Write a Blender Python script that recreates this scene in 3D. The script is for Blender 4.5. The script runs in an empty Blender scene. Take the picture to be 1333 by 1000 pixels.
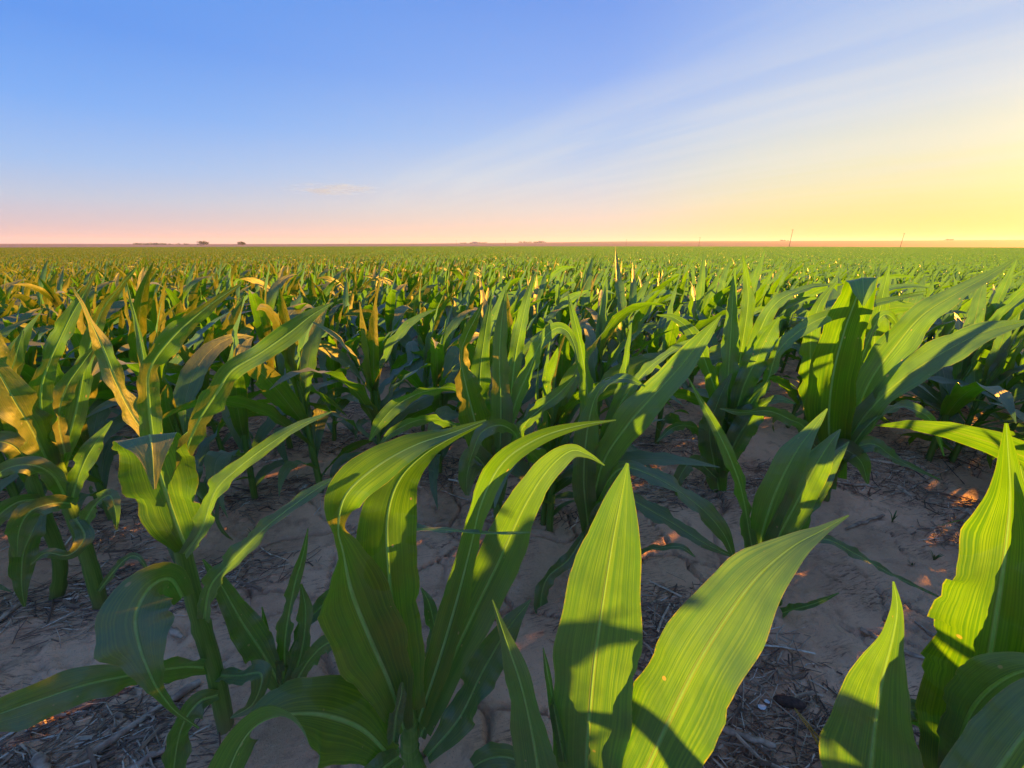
import bpy, math, random
import numpy as np

R = math.radians
sc = bpy.context.scene
COL = sc.collection
F_PX, CAM_H = 520.0, 1.10                 # focal length in pixels of the 1333 wide frame, eye height
ROW_A = math.atan(0.26)                   # the rows run this far off the picture plane
TILT = math.atan(182 / F_PX)              # the horizon sits 182 px above the middle

# ------------------------------------------------------------------ camera
cam = bpy.data.cameras.new('camera')
camo = bpy.data.objects.new('camera', cam)
COL.objects.link(camo)
cam.sensor_width = 36
cam.lens = 36 * F_PX / 1333
cam.clip_start = 0.02
cam.clip_end = 40000
camo.location = (0, 0, CAM_H)
camo.rotation_euler = (R(90) - TILT, 0, 0)
sc.camera = camo

# ------------------------------------------------------------------ light
SUN_AZ, SUN_EL = R(59), R(9)
EXPOSURE = 1.8
sc.view_settings.view_transform = 'Standard'
sc.view_settings.look = 'None'
sc.view_settings.exposure = EXPOSURE
sc.view_settings.gamma = 1
sc.view_settings.use_curve_mapping = False
sc.render.engine = 'CYCLES'
sc.cycles.max_bounces = 8
sc.cycles.diffuse_bounces = 4
sc.cycles.transmission_bounces = 4
sc.cycles.transparent_max_bounces = 8
sc.cycles.volume_bounces = 2

sl = bpy.data.lights.new('sun', 'SUN')
sl.energy = 5.0
sl.angle = R(0.53)
sl.color = (1.0, 0.43, 0.035)
so = bpy.data.objects.new('sun', sl)
COL.objects.link(so)
so.rotation_euler = (R(90) - SUN_EL, 0, math.pi - SUN_AZ)
SUN_DIR = np.array([math.sin(SUN_AZ) * math.cos(SUN_EL), math.cos(SUN_AZ) * math.cos(SUN_EL), math.sin(SUN_EL)])


def lin(r, g, b):
    f = lambda c: c / 12.92 if c <= 0.04045 else ((c + 0.055) / 1.055) ** 2.4
    return (f(r / 255), f(g / 255), f(b / 255), 1)


class NT:
    """small helper round a node tree"""
    def __init__(s, tree):
        s.t = tree

    def n(s, kind, **kw):
        nd = s.t.nodes.new(kind)
        for k, v in kw.items():
            setattr(nd, k, v)
        return nd

    def put(s, sock, v):
        if v is None:
            return
        if hasattr(v, 'is_output'):
            s.t.links.new(v, sock)
        else:
            sock.default_value = v

    def math(s, op, a, b=None, c=None, clamp=False):
        nd = s.n('ShaderNodeMath', operation=op, use_clamp=clamp)
        s.put(nd.inputs[0], a)
        s.put(nd.inputs[1], b)
        s.put(nd.inputs[2], c)
        return nd.outputs[0]

    def step(s, v, lo, hi, a=0.0, b=1.0):
        nd = s.n('ShaderNodeMapRange', interpolation_type='SMOOTHSTEP')
        s.put(nd.inputs[0], v)
        for i, q in enumerate((lo, hi, a, b)):
            s.put(nd.inputs[i + 1], q)
        return nd.outputs[0]

    def mix(s, f, a, b, blend='MIX'):
        nd = s.n('ShaderNodeMix', data_type='RGBA', blend_type=blend)
        s.put(nd.inputs[0], f)
        s.put(nd.inputs[6], a)
        s.put(nd.inputs[7], b)
        return nd.outputs[2]

    def noise(s, vec, scale, detail=3, rough=0.55, dims='3D'):
        nd = s.n('ShaderNodeTexNoise', noise_dimensions=dims)
        s.put(nd.inputs['Vector'], vec)
        nd.inputs['Scale'].default_value = scale
        nd.inputs['Detail'].default_value = detail
        nd.inputs['Roughness'].default_value = rough
        return nd.outputs[0]

    def comb(s, x, y, z):
        nd = s.n('ShaderNodeCombineXYZ')
        for i, q in enumerate((x, y, z)):
            s.put(nd.inputs[i], q)
        return nd.outputs[0]

    def sep(s, v):
        nd = s.n('ShaderNodeSeparateXYZ')
        s.put(nd.inputs[0], v)
        return nd.outputs

    def ramp(s, f, stops):
        nd = s.n('ShaderNodeValToRGB')
        s.put(nd.inputs[0], f)
        el = nd.color_ramp.elements
        while len(el) < len(stops):
            el.new(0.5)
        for e, (p, c) in zip(el, stops):
            e.position = p
            e.color = c
        return nd.outputs[0]


# ------------------------------------------------------------------ sky
world = bpy.data.worlds.new('World')
sc.world = world
world.use_nodes = True
wt = NT(world.node_tree)
bg = world.node_tree.nodes['Background']
sky = wt.n('ShaderNodeTexSky', sky_type='NISHITA', sun_disc=False)
sky.sun_elevation = SUN_EL
sky.sun_rotation = SUN_AZ
sky.dust_density = 1.0
sky.ozone_density = 3.0
dirv = wt.n('ShaderNodeTexCoord').outputs['Generated']
dx, dy, dz = wt.sep(dirv)
elev = wt.math('DIVIDE', wt.math('ARCSINE', dz), R(90))             # 0 at the horizon, 1 overhead
hl = wt.math('SQRT', wt.math('ADD', wt.math('MULTIPLY', dx, dx), wt.math('MULTIPLY', dy, dy)))
cosaz = wt.math('DIVIDE', wt.math('ADD', wt.math('MULTIPLY', dx, math.sin(SUN_AZ)), wt.math('MULTIPLY', dy, math.cos(SUN_AZ))), wt.math('MAXIMUM', hl, 0.001))
D = lambda d: max(0.0, d / 90)
far_ramp = wt.ramp(elev, [(D(0), lin(226, 192, 196)), (D(1.3), lin(224, 197, 201)), (D(4.1), lin(196, 206, 226)), (D(7.1), lin(160, 197, 243)), (D(12), lin(118, 175, 248)), (D(18), lin(86, 151, 240)), (D(40), lin(84, 144, 232)), (1, lin(104, 150, 226))])
mid_ramp = wt.ramp(elev, [(D(0), lin(250, 206, 188)), (D(2), lin(248, 216, 196)), (D(4.5), lin(236, 221, 214)), (D(8), lin(208, 217, 234)), (D(12), lin(174, 202, 243)), (D(18), lin(138, 178, 245)), (D(25), lin(110, 157, 238)), (1, lin(104, 150, 226))])
sun_ramp = wt.ramp(elev, [(D(0), lin(255, 202, 92)), (D(1.5), lin(255, 224, 112)), (D(5), lin(255, 240, 158)), (D(9), lin(253, 242, 202)), (D(13), lin(226, 229, 232)), (D(18), lin(180, 203, 240)), (D(30), lin(150, 184, 238)), (1, lin(104, 150, 226))])
f1 = wt.step(cosaz, -0.42, 0.60)
f2 = wt.step(cosaz, 0.64, 1.04)
grad = wt.mix(f2, wt.mix(f1, far_ramp, mid_ramp), sun_ramp)
# thin veil of high cloud, on a plane far overhead
zz = wt.math('ADD', wt.math('MAXIMUM', dz, 0.0), 0.06)
px_ = wt.math('DIVIDE', dx, zz)
py_ = wt.math('DIVIDE', dy, zz)
ca, sa = math.cos(R(-53)), math.sin(R(-53))
along = wt.math('ADD', wt.math('MULTIPLY', px_, ca), wt.math('MULTIPLY', py_, sa))
across = wt.math('SUBTRACT', wt.math('MULTIPLY', py_, ca), wt.math('MULTIPLY', px_, sa))
vn = wt.noise(wt.comb(wt.math('MULTIPLY', along, 0.30), wt.math('MULTIPLY', across, 1.1), 2.3), 1.0, 5, 0.55)
vn2 = wt.noise(wt.comb(wt.math('MULTIPLY', along, 0.5), wt.math('MULTIPLY', across, 3.4), 7.3), 1.0, 5, 0.6)
side = wt.math('ADD', wt.math('ADD', wt.math('MULTIPLY', px_, 0.80), wt.math('MULTIPLY', py_, 0.60)), wt.math('MULTIPLY_ADD', vn, 0.9, -2.35))
veil = wt.math('MULTIPLY', wt.step(side, -0.25, 0.7), wt.step(dz, 0.03, 0.14))
veil = wt.math('MULTIPLY', veil, wt.math('ADD', wt.math('MULTIPLY', wt.step(vn2, 0.33, 0.70), 0.27), 0.06))
veil = wt.math('MULTIPLY', veil, wt.step(dz, 0.75, 0.3, 0.25, 1.0))
skycol = wt.mix(veil, grad, lin(246, 238, 228))
sc10 = wt.n('ShaderNodeVectorMath', operation='SCALE')
wt.put(sc10.inputs[0], wt.mix(1.0, skycol, (0.95, 1.07, 1.14, 1), 'MULTIPLY'))
sc10.inputs[3].default_value = 9.2 / 2 ** EXPOSURE
nis = wt.mix(1.0, sky.outputs[0], (1.2, 1.2, 1.2, 1), 'DARKEN')
# the glare round the sun, just outside the picture
cosun = wt.n('ShaderNodeVectorMath', operation='DOT_PRODUCT')
wt.put(cosun.inputs[0], dirv)
cosun.inputs[1].default_value = (math.sin(SUN_AZ) * math.cos(SUN_EL), math.cos(SUN_AZ) * math.cos(SUN_EL), math.sin(SUN_EL))
glare = wt.math('POWER', wt.math('MAXIMUM', cosun.outputs['Value'], 0.0), 75.0)
gl = wt.n('ShaderNodeVectorMath', operation='SCALE')
gl.inputs[0].default_value = (1.3, 0.85, 0.12)
wt.put(gl.inputs[3], glare)
ad = wt.n('ShaderNodeVectorMath', operation='ADD')
wt.put(ad.inputs[0], wt.mix(0.08, sc10.outputs[0], nis))
wt.put(ad.inputs[1], gl.outputs[0])
allsky = ad.outputs[0]
wt.put(bg.inputs[0], allsky)
bg.inputs[1].default_value = 0.1

# ------------------------------------------------------------------ numpy helpers
rng = np.random.default_rng(11)
CAMP = np.array([0.0, 0.0, CAM_H])
ct, st = math.cos(TILT), math.sin(TILT)


def ray(x, y):
    a = (x - 666.5) / F_PX
    b = (500 - y) / F_PX
    return np.array([a, ct + b * st, -st + b * ct])


def at(x, y, Y):
    d = ray(x, y)
    return CAMP + d * (Y / d[1])


def depth_of(p):
    q = p - CAMP
    return q[1] * ct - q[2] * st


def to_px(p):
    q = np.asarray(p, float) - CAMP
    d = q[..., 1] * ct - q[..., 2] * st
    u = q[..., 1] * st + q[..., 2] * ct
    return 666.5 + F_PX * q[..., 0] / d, 500 - F_PX * u / d, d


def hash2(ix, iy, seed):
    h = (ix.astype(np.int64) * 374761393 + iy.astype(np.int64) * 668265263 + seed * 1442695041) & 0xFFFFFFFF
    h = ((h ^ (h >> 13)) * 1274126177) & 0xFFFFFFFF
    h = (h ^ (h >> 16)) & 0xFFFFFFFF
    return h / 4294967295.0


def vnoise(x, y, seed=0):
    ix, iy = np.floor(x), np.floor(y)
    fx, fy = x - ix, y - iy
    fx, fy = fx * fx * (3 - 2 * fx), fy * fy * (3 - 2 * fy)
    a, b = hash2(ix, iy, seed), hash2(ix + 1, iy, seed)
    c, d = hash2(ix, iy + 1, seed), hash2(ix + 1, iy + 1, seed)
    return (a + (b - a) * fx) * (1 - fy) + (c + (d - c) * fx) * fy - 0.5


def fbm(x, y, seed=0, oct=4):
    s, a = 0, 1.0
    for o in range(oct):
        s = s + a * vnoise(x, y, seed + o)
        x, y, a = x * 2.03 + 3.1, y * 2.03 + 1.7, a * 0.5
    return s


def worley_edge(x, y, seed):
    """distance to the nearest border between cells (cracks in dry mud)"""
    ix, iy = np.floor(x), np.floor(y)
    d1 = np.full(x.shape, 9.0)
    d2 = np.full(x.shape, 9.0)
    for i in (-1, 0, 1):
        for j in (-1, 0, 1):
            cx = ix + i + hash2(ix + i, iy + j, seed)
            cy = iy + j + hash2(ix + i, iy + j, seed + 7)
            d = np.hypot(cx - x, cy - y)
            m = d < d1
            d2 = np.where(m, d1, np.minimum(d2, d))
            d1 = np.where(m, d, d1)
    return d2 - d1


def smooth(x, a, b):
    t = np.clip((x - a) / (b - a), 0, 1)
    return t * t * (3 - 2 * t)


ru = np.array([math.cos(ROW_A), math.sin(ROW_A)])
rv = np.array([-math.sin(ROW_A), math.cos(ROW_A)])
ROW_D, ROW_0 = 0.515, 1.30 * math.cos(ROW_A)  # spacing; offset of the first full row


def gh(x, y):
    """height of the land"""
    x, y = np.asarray(x, float), np.asarray(y, float)
    r = np.hypot(x, y)
    z = -1.75 * (1 - np.exp(-r / 52.0)) * smooth(r, 1.2, 9)
    az = np.arctan2(x, y)
    rise = smooth(r, 650, 3600) * (3 + 19 * smooth(az, -0.45, 0.45)) + smooth(r, 2500, 6000) * 10 * (0.2 + smooth(az, -0.3, 0.5))
    roll = (fbm(x / 900 + 5, y / 900, 5, 3)) * 4 * smooth(r, 500, 2000)
    return z + rise + roll


def mesh_from(name, V, Fc, mat=None, uv=None, smooth_=True):
    me = bpy.data.meshes.new(name)
    V = np.asarray(V, np.float32)
    Fc = np.asarray(Fc, np.int32)
    nf, k = Fc.shape
    me.vertices.add(len(V))
    me.vertices.foreach_set('co', V.ravel())
    me.loops.add(nf * k)
    me.loops.foreach_set('vertex_index', Fc.ravel())
    me.polygons.add(nf)
    me.polygons.foreach_set('loop_start', np.arange(0, nf * k, k, dtype=np.int32))
    me.polygons.foreach_set('use_smooth', np.full(nf, smooth_, bool))
    if uv is not None:
        l = me.uv_layers.new(name='UVMap')
        l.data.foreach_set('uv', np.asarray(uv, np.float32)[Fc.ravel()].ravel())
    me.update(calc_edges=True)
    if mat:
        me.materials.append(mat)
    return me


def link(name, me, parent=None, loc=None):
    o = bpy.data.objects.new(name, me)
    COL.objects.link(o)
    if parent:
        o.parent = parent
    if loc is not None:
        o.location = loc
    return o


def tag(o, label=None, cat=None, group=None, kind=None):
    if label:
        o['label'] = label
    if cat:
        o['category'] = cat
    if group:
        o['group'] = group
    if kind:
        o['kind'] = kind
    return o


def merge(parts):
    Vs, Fs, Us, n = [], [], [], 0
    for V, Fc, U in parts:
        Vs.append(V)
        Fs.append(Fc + n)
        Us.append(U)
        n += len(V)
    return np.concatenate(Vs), np.concatenate(Fs), np.concatenate(Us)


# ------------------------------------------------------------------ materials
def new_mat(name):
    m = bpy.data.materials.new(name)
    m.use_nodes = True
    t = NT(m.node_tree)
    b = m.node_tree.nodes['Principled BSDF']
    return m, t, b, m.node_tree.nodes['Material Output']


def leaf_material():
    m, t, b, out = new_mat('maize_leaf')
    uvn = t.n('ShaderNodeUVMap', uv_map='UVMap').outputs[0]
    u, v, _ = t.sep(uvn)
    oi = t.n('ShaderNodeObjectInfo').outputs['Random']
    off = t.math('ABSOLUTE', t.math('SUBTRACT', u, 0.5))                 # 0 midrib, .5 margin
    obj = t.n('ShaderNodeTexCoord').outputs['Object']
    seedv = t.math('MULTIPLY', oi, 37.0)
    big = t.noise(t.comb(t.math('MULTIPLY', u, 1.5), t.math('MULTIPLY', v, 6.0), seedv), 1.4, 4, 0.6)
    vein = t.noise(t.comb(t.math('MULTIPLY', u, 55.0), t.math('MULTIPLY', v, 1.6), seedv), 1.0, 3, 0.6)
    fine = t.noise(t.comb(t.math('MULTIPLY', u, 150.0), t.math('MULTIPLY', v, 2.5), seedv), 1.0, 2, 0.6)
    vein2 = t.noise(t.comb(t.math('MULTIPLY', u, 16.0), t.math('MULTIPLY', v, 1.0), seedv), 1.0, 2, 0.5)
    mott = t.noise(t.comb(t.math('MULTIPLY', u, 14.0), t.math('MULTIPLY', v, 60.0), seedv), 1.0, 3, 0.7)
    g = t.mix(t.step(big, 0.3, 0.72), (0.062, 0.084, 0.003, 1), (0.215, 0.200, 0.006, 1))
    g = t.mix(t.math('MULTIPLY', oi, 0.5), g, (0.080, 0.105, 0.006, 1))
    g = t.mix(t.step(vein, 0.42, 0.66, 0.0, 0.50), g, (0.235, 0.225, 0.010, 1))
    g = t.mix(t.step(vein2, 0.5, 0.75, 0.0, 0.4), g, (0.015, 0.036, 0.010, 1))
    g = t.mix(t.step(mott, 0.55, 0.8, 0.0, 0.35), g, (0.085, 0.135, 0.008, 1))
    rib_w = t.math('MULTIPLY_ADD', v, -0.021, 0.030)
    rib = t.step(off, t.math('MULTIPLY', rib_w, 0.45), rib_w, 1.0, 0.0)
    g = t.mix(t.math('MULTIPLY', rib, 0.85), g, (0.22, 0.33, 0.10, 1))
    # pale margin, scarred spots, yellowed tip
    edge = t.math('MULTIPLY', t.math('MULTIPLY', t.step(off, 0.480, 0.5), t.step(mott, 0.35, 0.65)), 0.6)
    g = t.mix(edge, g, (0.22, 0.23, 0.06, 1))
    vo = t.n('ShaderNodeTexVoronoi', feature='F1')
    t.put(vo.inputs['Vector'], t.comb(t.math('MULTIPLY', u, 3.2), t.math('MULTIPLY', v, 18.0), seedv))
    vo.inputs['Scale'].default_value = 1.0
    pick = t.step(t.sep(vo.outputs['Color'])[0], 0.66, 0.70)
    sz = t.math('MULTIPLY_ADD', t.sep(vo.outputs['Color'])[1], 0.11, 0.05)
    spot = t.math('MULTIPLY', pick, t.step(vo.outputs['Distance'], t.math('MULTIPLY', sz, 0.6), sz, 1.0, 0.0))
    g = t.mix(t.math('MULTIPLY', spot, 0.85), g, (0.38, 0.33, 0.14, 1))
    tipy = t.math('MULTIPLY', t.step(v, 0.90, 1.0), t.step(oi, 0.35, 0.9))
    g = t.mix(t.math('MULTIPLY', tipy, 0.7), g, (0.26, 0.20, 0.04, 1))
    back = t.n('ShaderNodeNewGeometry').outputs['Backfacing']              # the upper face carries a bluish wax, the underside none
    g = t.mix(t.math('MULTIPLY_ADD', back, -0.30, 0.30), g, (0.060, 0.110, 0.055, 1))
    t.put(b.inputs['Base Color'], g)
    b.inputs['Roughness'].default_value = 0.42
    b.inputs['Specular IOR Level'].default_value = 0.28
    b.inputs['Sheen Weight'].default_value = 0.05
    bp = t.n('ShaderNodeBump')
    bp.inputs['Strength'].default_value = 0.45
    bp.inputs['Distance'].default_value = 0.0025
    hgt = t.math('ADD', t.math('ADD', t.math('MULTIPLY', vein, 0.5), t.math('MULTIPLY', mott, 0.35)), t.math('MULTIPLY', rib, -0.9))
    t.put(bp.inputs['Height'], hgt)
    buck = t.noise(t.comb(t.math('MULTIPLY', u, 2.2), t.math('MULTIPLY', v, 11.0), seedv), 1.0, 2, 0.5)
    bp2 = t.n('ShaderNodeBump')
    bp2.inputs['Strength'].default_value = 0.28
    bp2.inputs['Distance'].default_value = 0.02
    t.put(bp2.inputs['Height'], buck)
    t.put(bp.inputs['Normal'], bp2.outputs[0])
    t.put(b.inputs['Normal'], bp.outputs[0])
    tr = t.n('ShaderNodeBsdfTranslucent')
    tc = t.mix(t.step(vein, 0.35, 0.7), (0.100, 0.36, 0.0002, 1), (0.27, 0.62, 0.0006, 1))
    tc = t.mix(t.step(fine, 0.5, 0.75, 0.0, 0.45), tc, (0.07, 0.30, 0.0002, 1))
    tc = t.mix(t.step(big, 0.3, 0.75, 0.0, 0.55), tc, (0.050, 0.185, 0.0001, 1))
    tc = t.mix(t.math('MULTIPLY', rib, 0.6), tc, (0.36, 0.46, 0.05, 1))
    tc = t.mix(edge, tc, (0.7, 0.6, 0.06, 1))
    tc = t.mix(t.math('MULTIPLY', spot, 0.8), tc, (0.7, 0.5, 0.12, 1))
    t.put(tr.inputs[0], tc)
    mx = t.n('ShaderNodeMixShader')
    mx.inputs[0].default_value = 0.52
    m.node_tree.links.new(b.outputs[0], mx.inputs[1])
    m.node_tree.links.new(tr.outputs[0], mx.inputs[2])
    gl_ = t.n('ShaderNodeBsdfGlossy')                       # the waxy bloom on the blade
    gl_.inputs['Roughness'].default_value = 0.62
    gl_.inputs[0].default_value = (0.95, 0.97, 0.95, 1)
    t.put(gl_.inputs['Normal'], bp.outputs[0])
    lw = t.n('ShaderNodeLayerWeight')
    lw.inputs[0].default_value = 0.35
    m2 = t.n('ShaderNodeMixShader')
    t.put(m2.inputs[0], t.math('MULTIPLY', t.math('MULTIPLY_ADD', lw.outputs['Fresnel'], 0.16, 0.055), t.math('MULTIPLY_ADD', back, -0.8, 1.0)))
    m.node_tree.links.new(mx.outputs[0], m2.inputs[1])
    m.node_tree.links.new(gl_.outputs[0], m2.inputs[2])
    m.node_tree.links.new(m2.outputs[0], out.inputs[0])
    return m


def rib_material():
    m, t, b, out = new_mat('leaf_midrib')
    uvn = t.n('ShaderNodeUVMap', uv_map='UVMap').outputs[0]
    u, v, _ = t.sep(uvn)
    n1 = t.noise(t.comb(0.0, t.math('MULTIPLY', v, 30.0), 0.0), 1.0, 3, 0.6)
    g = t.mix(t.step(n1, 0.3, 0.7), (0.34, 0.46, 0.15, 1), (0.46, 0.56, 0.25, 1))
    t.put(b.inputs['Base Color'], g)
    b.inputs['Roughness'].default_value = 0.4
    tr = t.n('ShaderNodeBsdfTranslucent')
    tr.inputs[0].default_value = (0.22, 0.55, 0.05, 1)
    mx = t.n('ShaderNodeMixShader')
    mx.inputs[0].default_value = 0.52
    m.node_tree.links.new(b.outputs[0], mx.inputs[1])
    m.node_tree.links.new(tr.outputs[0], mx.inputs[2])
    m.node_tree.links.new(mx.outputs[0], out.inputs[0])
    return m


def stem_material():
    m, t, b, out = new_mat('maize_stem')
    uvn = t.n('ShaderNodeUVMap', uv_map='UVMap').outputs[0]
    u, v, _ = t.sep(uvn)
    n1 = t.noise(t.comb(t.math('MULTIPLY', u, 40.0), t.math('MULTIPLY', v, 3.0), 0.0), 1.0, 3, 0.6)
    n2 = t.noise(t.comb(t.math('MULTIPLY', u, 4.0), t.math('MULTIPLY', v, 9.0), 3.0), 1.0, 3, 0.6)
    g = t.mix(t.step(n1, 0.35, 0.7), (0.075, 0.17, 0.020, 1), (0.15, 0.27, 0.04, 1))
    g = t.mix(t.step(n2, 0.5, 0.75, 0, 0.6), g, (0.13, 0.20, 0.05, 1))
    g = t.mix(t.step(v, 0.16, 0.0, 0.0, 0.75), g, (0.16, 0.13, 0.06, 1))
    t.put(b.inputs['Base Color'], g)
    b.inputs['Roughness'].default_value = 0.45
    return m


def soil_material():
    m, t, b, out = new_mat('soil')
    p = t.n('ShaderNodeNewGeometry').outputs['Position']
    n1 = t.noise(p, 2.2, 5, 0.6)
    n2 = t.noise(p, 14.0, 6, 0.65)
    n3 = t.noise(p, 90.0, 5, 0.7)
    c = t.mix(t.step(n1, 0.35, 0.68), (0.54, 0.295, 0.165, 1), (0.80, 0.46, 0.265, 1))
    c = t.mix(t.step(n2, 0.52, 0.74, 0, 0.65), c, (0.24, 0.125, 0.070, 1))
    c = t.mix(t.step(n3, 0.50, 0.78, 0, 0.5), c, (0.72, 0.46, 0.29, 1))
    x, y, z = t.sep(p)
    al = t.math('ADD', t.math('MULTIPLY', x, math.cos(ROW_A)), t.math('MULTIPLY', y, math.sin(ROW_A)))
    ac = t.math('SUBTRACT', t.math('MULTIPLY', y, math.cos(ROW_A)), t.math('MULTIPLY', x, math.sin(ROW_A)))
    fib = t.noise(t.comb(t.math('MULTIPLY', al, 22.0), t.math('MULTIPLY', ac, 150.0), 0.0), 1.0, 4, 0.7)
    where = t.step(t.noise(p, 3.1, 4, 0.6), 0.46, 0.62)
    c = t.mix(t.math('MULTIPLY', t.step(fib, 0.50, 0.62), t.math('MULTIPLY', where, 0.8)), c, (0.11, 0.060, 0.040, 1))
    c = t.mix(t.math('MULTIPLY', t.step(fib, 0.42, 0.34), t.math('MULTIPLY', where, 0.5)), c, (0.52, 0.40, 0.30, 1))
    n4 = t.noise(p, 260.0, 2, 0.6)
    c = t.mix(t.step(n4, 0.62, 0.74, 0, 0.55), c, (0.09, 0.055, 0.045, 1))
    t.put(b.inputs['Base Color'], c)
    b.inputs['Roughness'].default_value = 0.9
    b.inputs['Specular IOR Level'].default_value = 0.2
    bp = t.n('ShaderNodeBump')
    bp.inputs['Strength'].default_value = 1.0
    bp.inputs['Distance'].default_value = 0.011
    t.put(bp.inputs['Height'], t.math('ADD', t.math('MULTIPLY', n2, 0.9), t.math('ADD', t.math('MULTIPLY', n3, 0.6), t.math('MULTIPLY', n4, 0.15))))
    t.put(b.inputs['Normal'], bp.outputs[0])
    return m


def plain(name, c1, c2, scale, rough=0.8, bump=0.0):
    m, t, b, out = new_mat(name)
    p = t.n('ShaderNodeTexCoord').outputs['Object']
    n = t.noise(p, scale, 4, 0.65)
    t.put(b.inputs['Base Color'], t.mix(t.step(n, 0.32, 0.7), (*c1, 1), (*c2, 1)))
    b.inputs['Roughness'].default_value = rough
    if bump:
        bp = t.n('ShaderNodeBump')
        bp.inputs['Strength'].default_value = bump
        bp.inputs['Distance'].default_value = 0.003
        t.put(bp.inputs['Height'], n)
        t.put(b.inputs['Normal'], bp.outputs[0])
    return m


M_LEAF = leaf_material()
M_RIB = rib_material()
M_STEM = stem_material()
M_SOIL = soil_material()


def straw_material():
    m, t, b, out = new_mat('dry_straw')
    uvn = t.n('ShaderNodeUVMap', uv_map='UVMap').outputs[0]
    u, v, _ = t.sep(uvn)                                             # u: a random number for each piece
    n = t.noise(t.n('ShaderNodeNewGeometry').outputs['Position'], 60.0, 3, 0.6)
    c = t.ramp(u, [(0, (0.11, 0.055, 0.030, 1)), (0.35, (0.24, 0.14, 0.080, 1)), (0.65, (0.44, 0.29, 0.175, 1)), (0.9, (0.64, 0.47, 0.31, 1)), (1, (0.78, 0.66, 0.50, 1))])
    t.put(b.inputs['Base Color'], t.mix(t.step(n, 0.4, 0.7, 0, 0.6), c, (0.10, 0.065, 0.045, 1)))
    b.inputs['Roughness'].default_value = 0.7
    return m


M_STRAW = straw_material()
M_STALK = plain('dry_stalk', (0.22, 0.13, 0.08), (0.56, 0.40, 0.27), 26, 0.7, 0.5)
M_COB = plain('old_cob', (0.05, 0.026, 0.018), (0.11, 0.06, 0.04), 90, 0.9, 0.8)
M_YELLOW = plain('yellowed_leaf', (0.42, 0.25, 0.03), (0.5, 0.36, 0.06), 30, 0.6)
M_CHIP = plain('pale_husk', (0.55, 0.52, 0.5), (0.72, 0.70, 0.68), 40, 0.5)
M_WEED = plain('weed_green', (0.04, 0.10, 0.02), (0.08, 0.15, 0.03), 30, 0.6)
M_WOOD = plain('weathered_pole', (0.10, 0.07, 0.05), (0.18, 0.13, 0.10), 3, 0.9)
M_CROWN = plain('tree_foliage', (0.020, 0.040, 0.012), (0.05, 0.085, 0.025), 0.4, 0.8)
M_WALL = plain('shed_wall', (0.42, 0.38, 0.34), (0.52, 0.48, 0.43), 0.3, 0.8)
M_ROOF = plain('shed_roof', (0.20, 0.16, 0.15), (0.28, 0.24, 0.22), 0.3, 0.7)

# ------------------------------------------------------------------ land
def far_land():
    rs = np.concatenate([[0.0], np.geomspace(0.4, 9000, 210)])
    th = np.linspace(-math.pi, math.pi, 361)[:-1]
    rr, tt = np.meshgrid(rs, th, indexing='ij')
    x, y = rr * np.sin(tt), rr * np.cos(tt)
    z = gh(x, y)
    inside = (1 - smooth(np.maximum(np.abs(x) / 7.0, np.abs(y - 3.0) / 5.0), 0.86, 1.0))
    z = z - 0.07 * inside
    V = np.stack([x, y, z], -1).reshape(-1, 3)
    n, k = rr.shape
    i, j = np.meshgrid(np.arange(n - 1), np.arange(k), indexing='ij')
    a, b_ = i * k + j, i * k + (j + 1) % k
    Fc = np.stack([a, b_, b_ + k, a + k], -1).reshape(-1, 4)
    return V, Fc


def land_material():
    m, t, b, out = new_mat('land')
    p = t.n('ShaderNodeNewGeometry').outputs['Position']
    x, y, z = t.sep(p)
    r = t.math('SQRT', t.math('ADD', t.math('MULTIPLY', x, x), t.math('MULTIPLY', y, y)))
    n1 = t.noise(p, 2.2, 5, 0.6)
    n2 = t.noise(p, 14.0, 6, 0.65)
    c = t.mix(t.step(n1, 0.35, 0.68), (0.54, 0.295, 0.165, 1), (0.80, 0.46, 0.265, 1))
    c = t.mix(t.step(n2, 0.52, 0.74, 0, 0.65), c, (0.24, 0.125, 0.070, 1))
    # the plain beyond the maize: big fields of stubble, green crop and pale fallow
    vo = t.n('ShaderNodeTexVoronoi', feature='F1')
    vo.inputs['Scale'].default_value = 1.0
    t.put(vo.inputs['Vector'], t.comb(t.math('MULTIPLY', x, 1 / 1500), t.math('MULTIPLY', y, 1 / 420), 0.3))
    cr = t.sep(vo.outputs['Color'])[0]
    f = t.ramp(cr, [(0, (0.30, 0.20, 0.14, 1)), (0.45, (0.34, 0.23, 0.16, 1)), (0.5, (0.07, 0.10, 0.03, 1)), (0.62, (0.10, 0.12, 0.04, 1)), (0.66, (0.42, 0.34, 0.26, 1)), (1, (0.27, 0.19, 0.13, 1))])
    f = t.mix(t.step(r, 900, 1700), f, (0.32, 0.21, 0.15, 1))
    c = t.mix(t.step(r, 380, 440), c, f)
    t.put(b.inputs['Base Color'], c)
    b.inputs['Roughness'].default_value = 0.95
    b.inputs['Specular IOR Level'].default_value = 0.1
    return m


V, Fc = far_land()
tag(link('ground', mesh_from('ground', V, Fc, land_material())), kind='structure')


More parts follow.
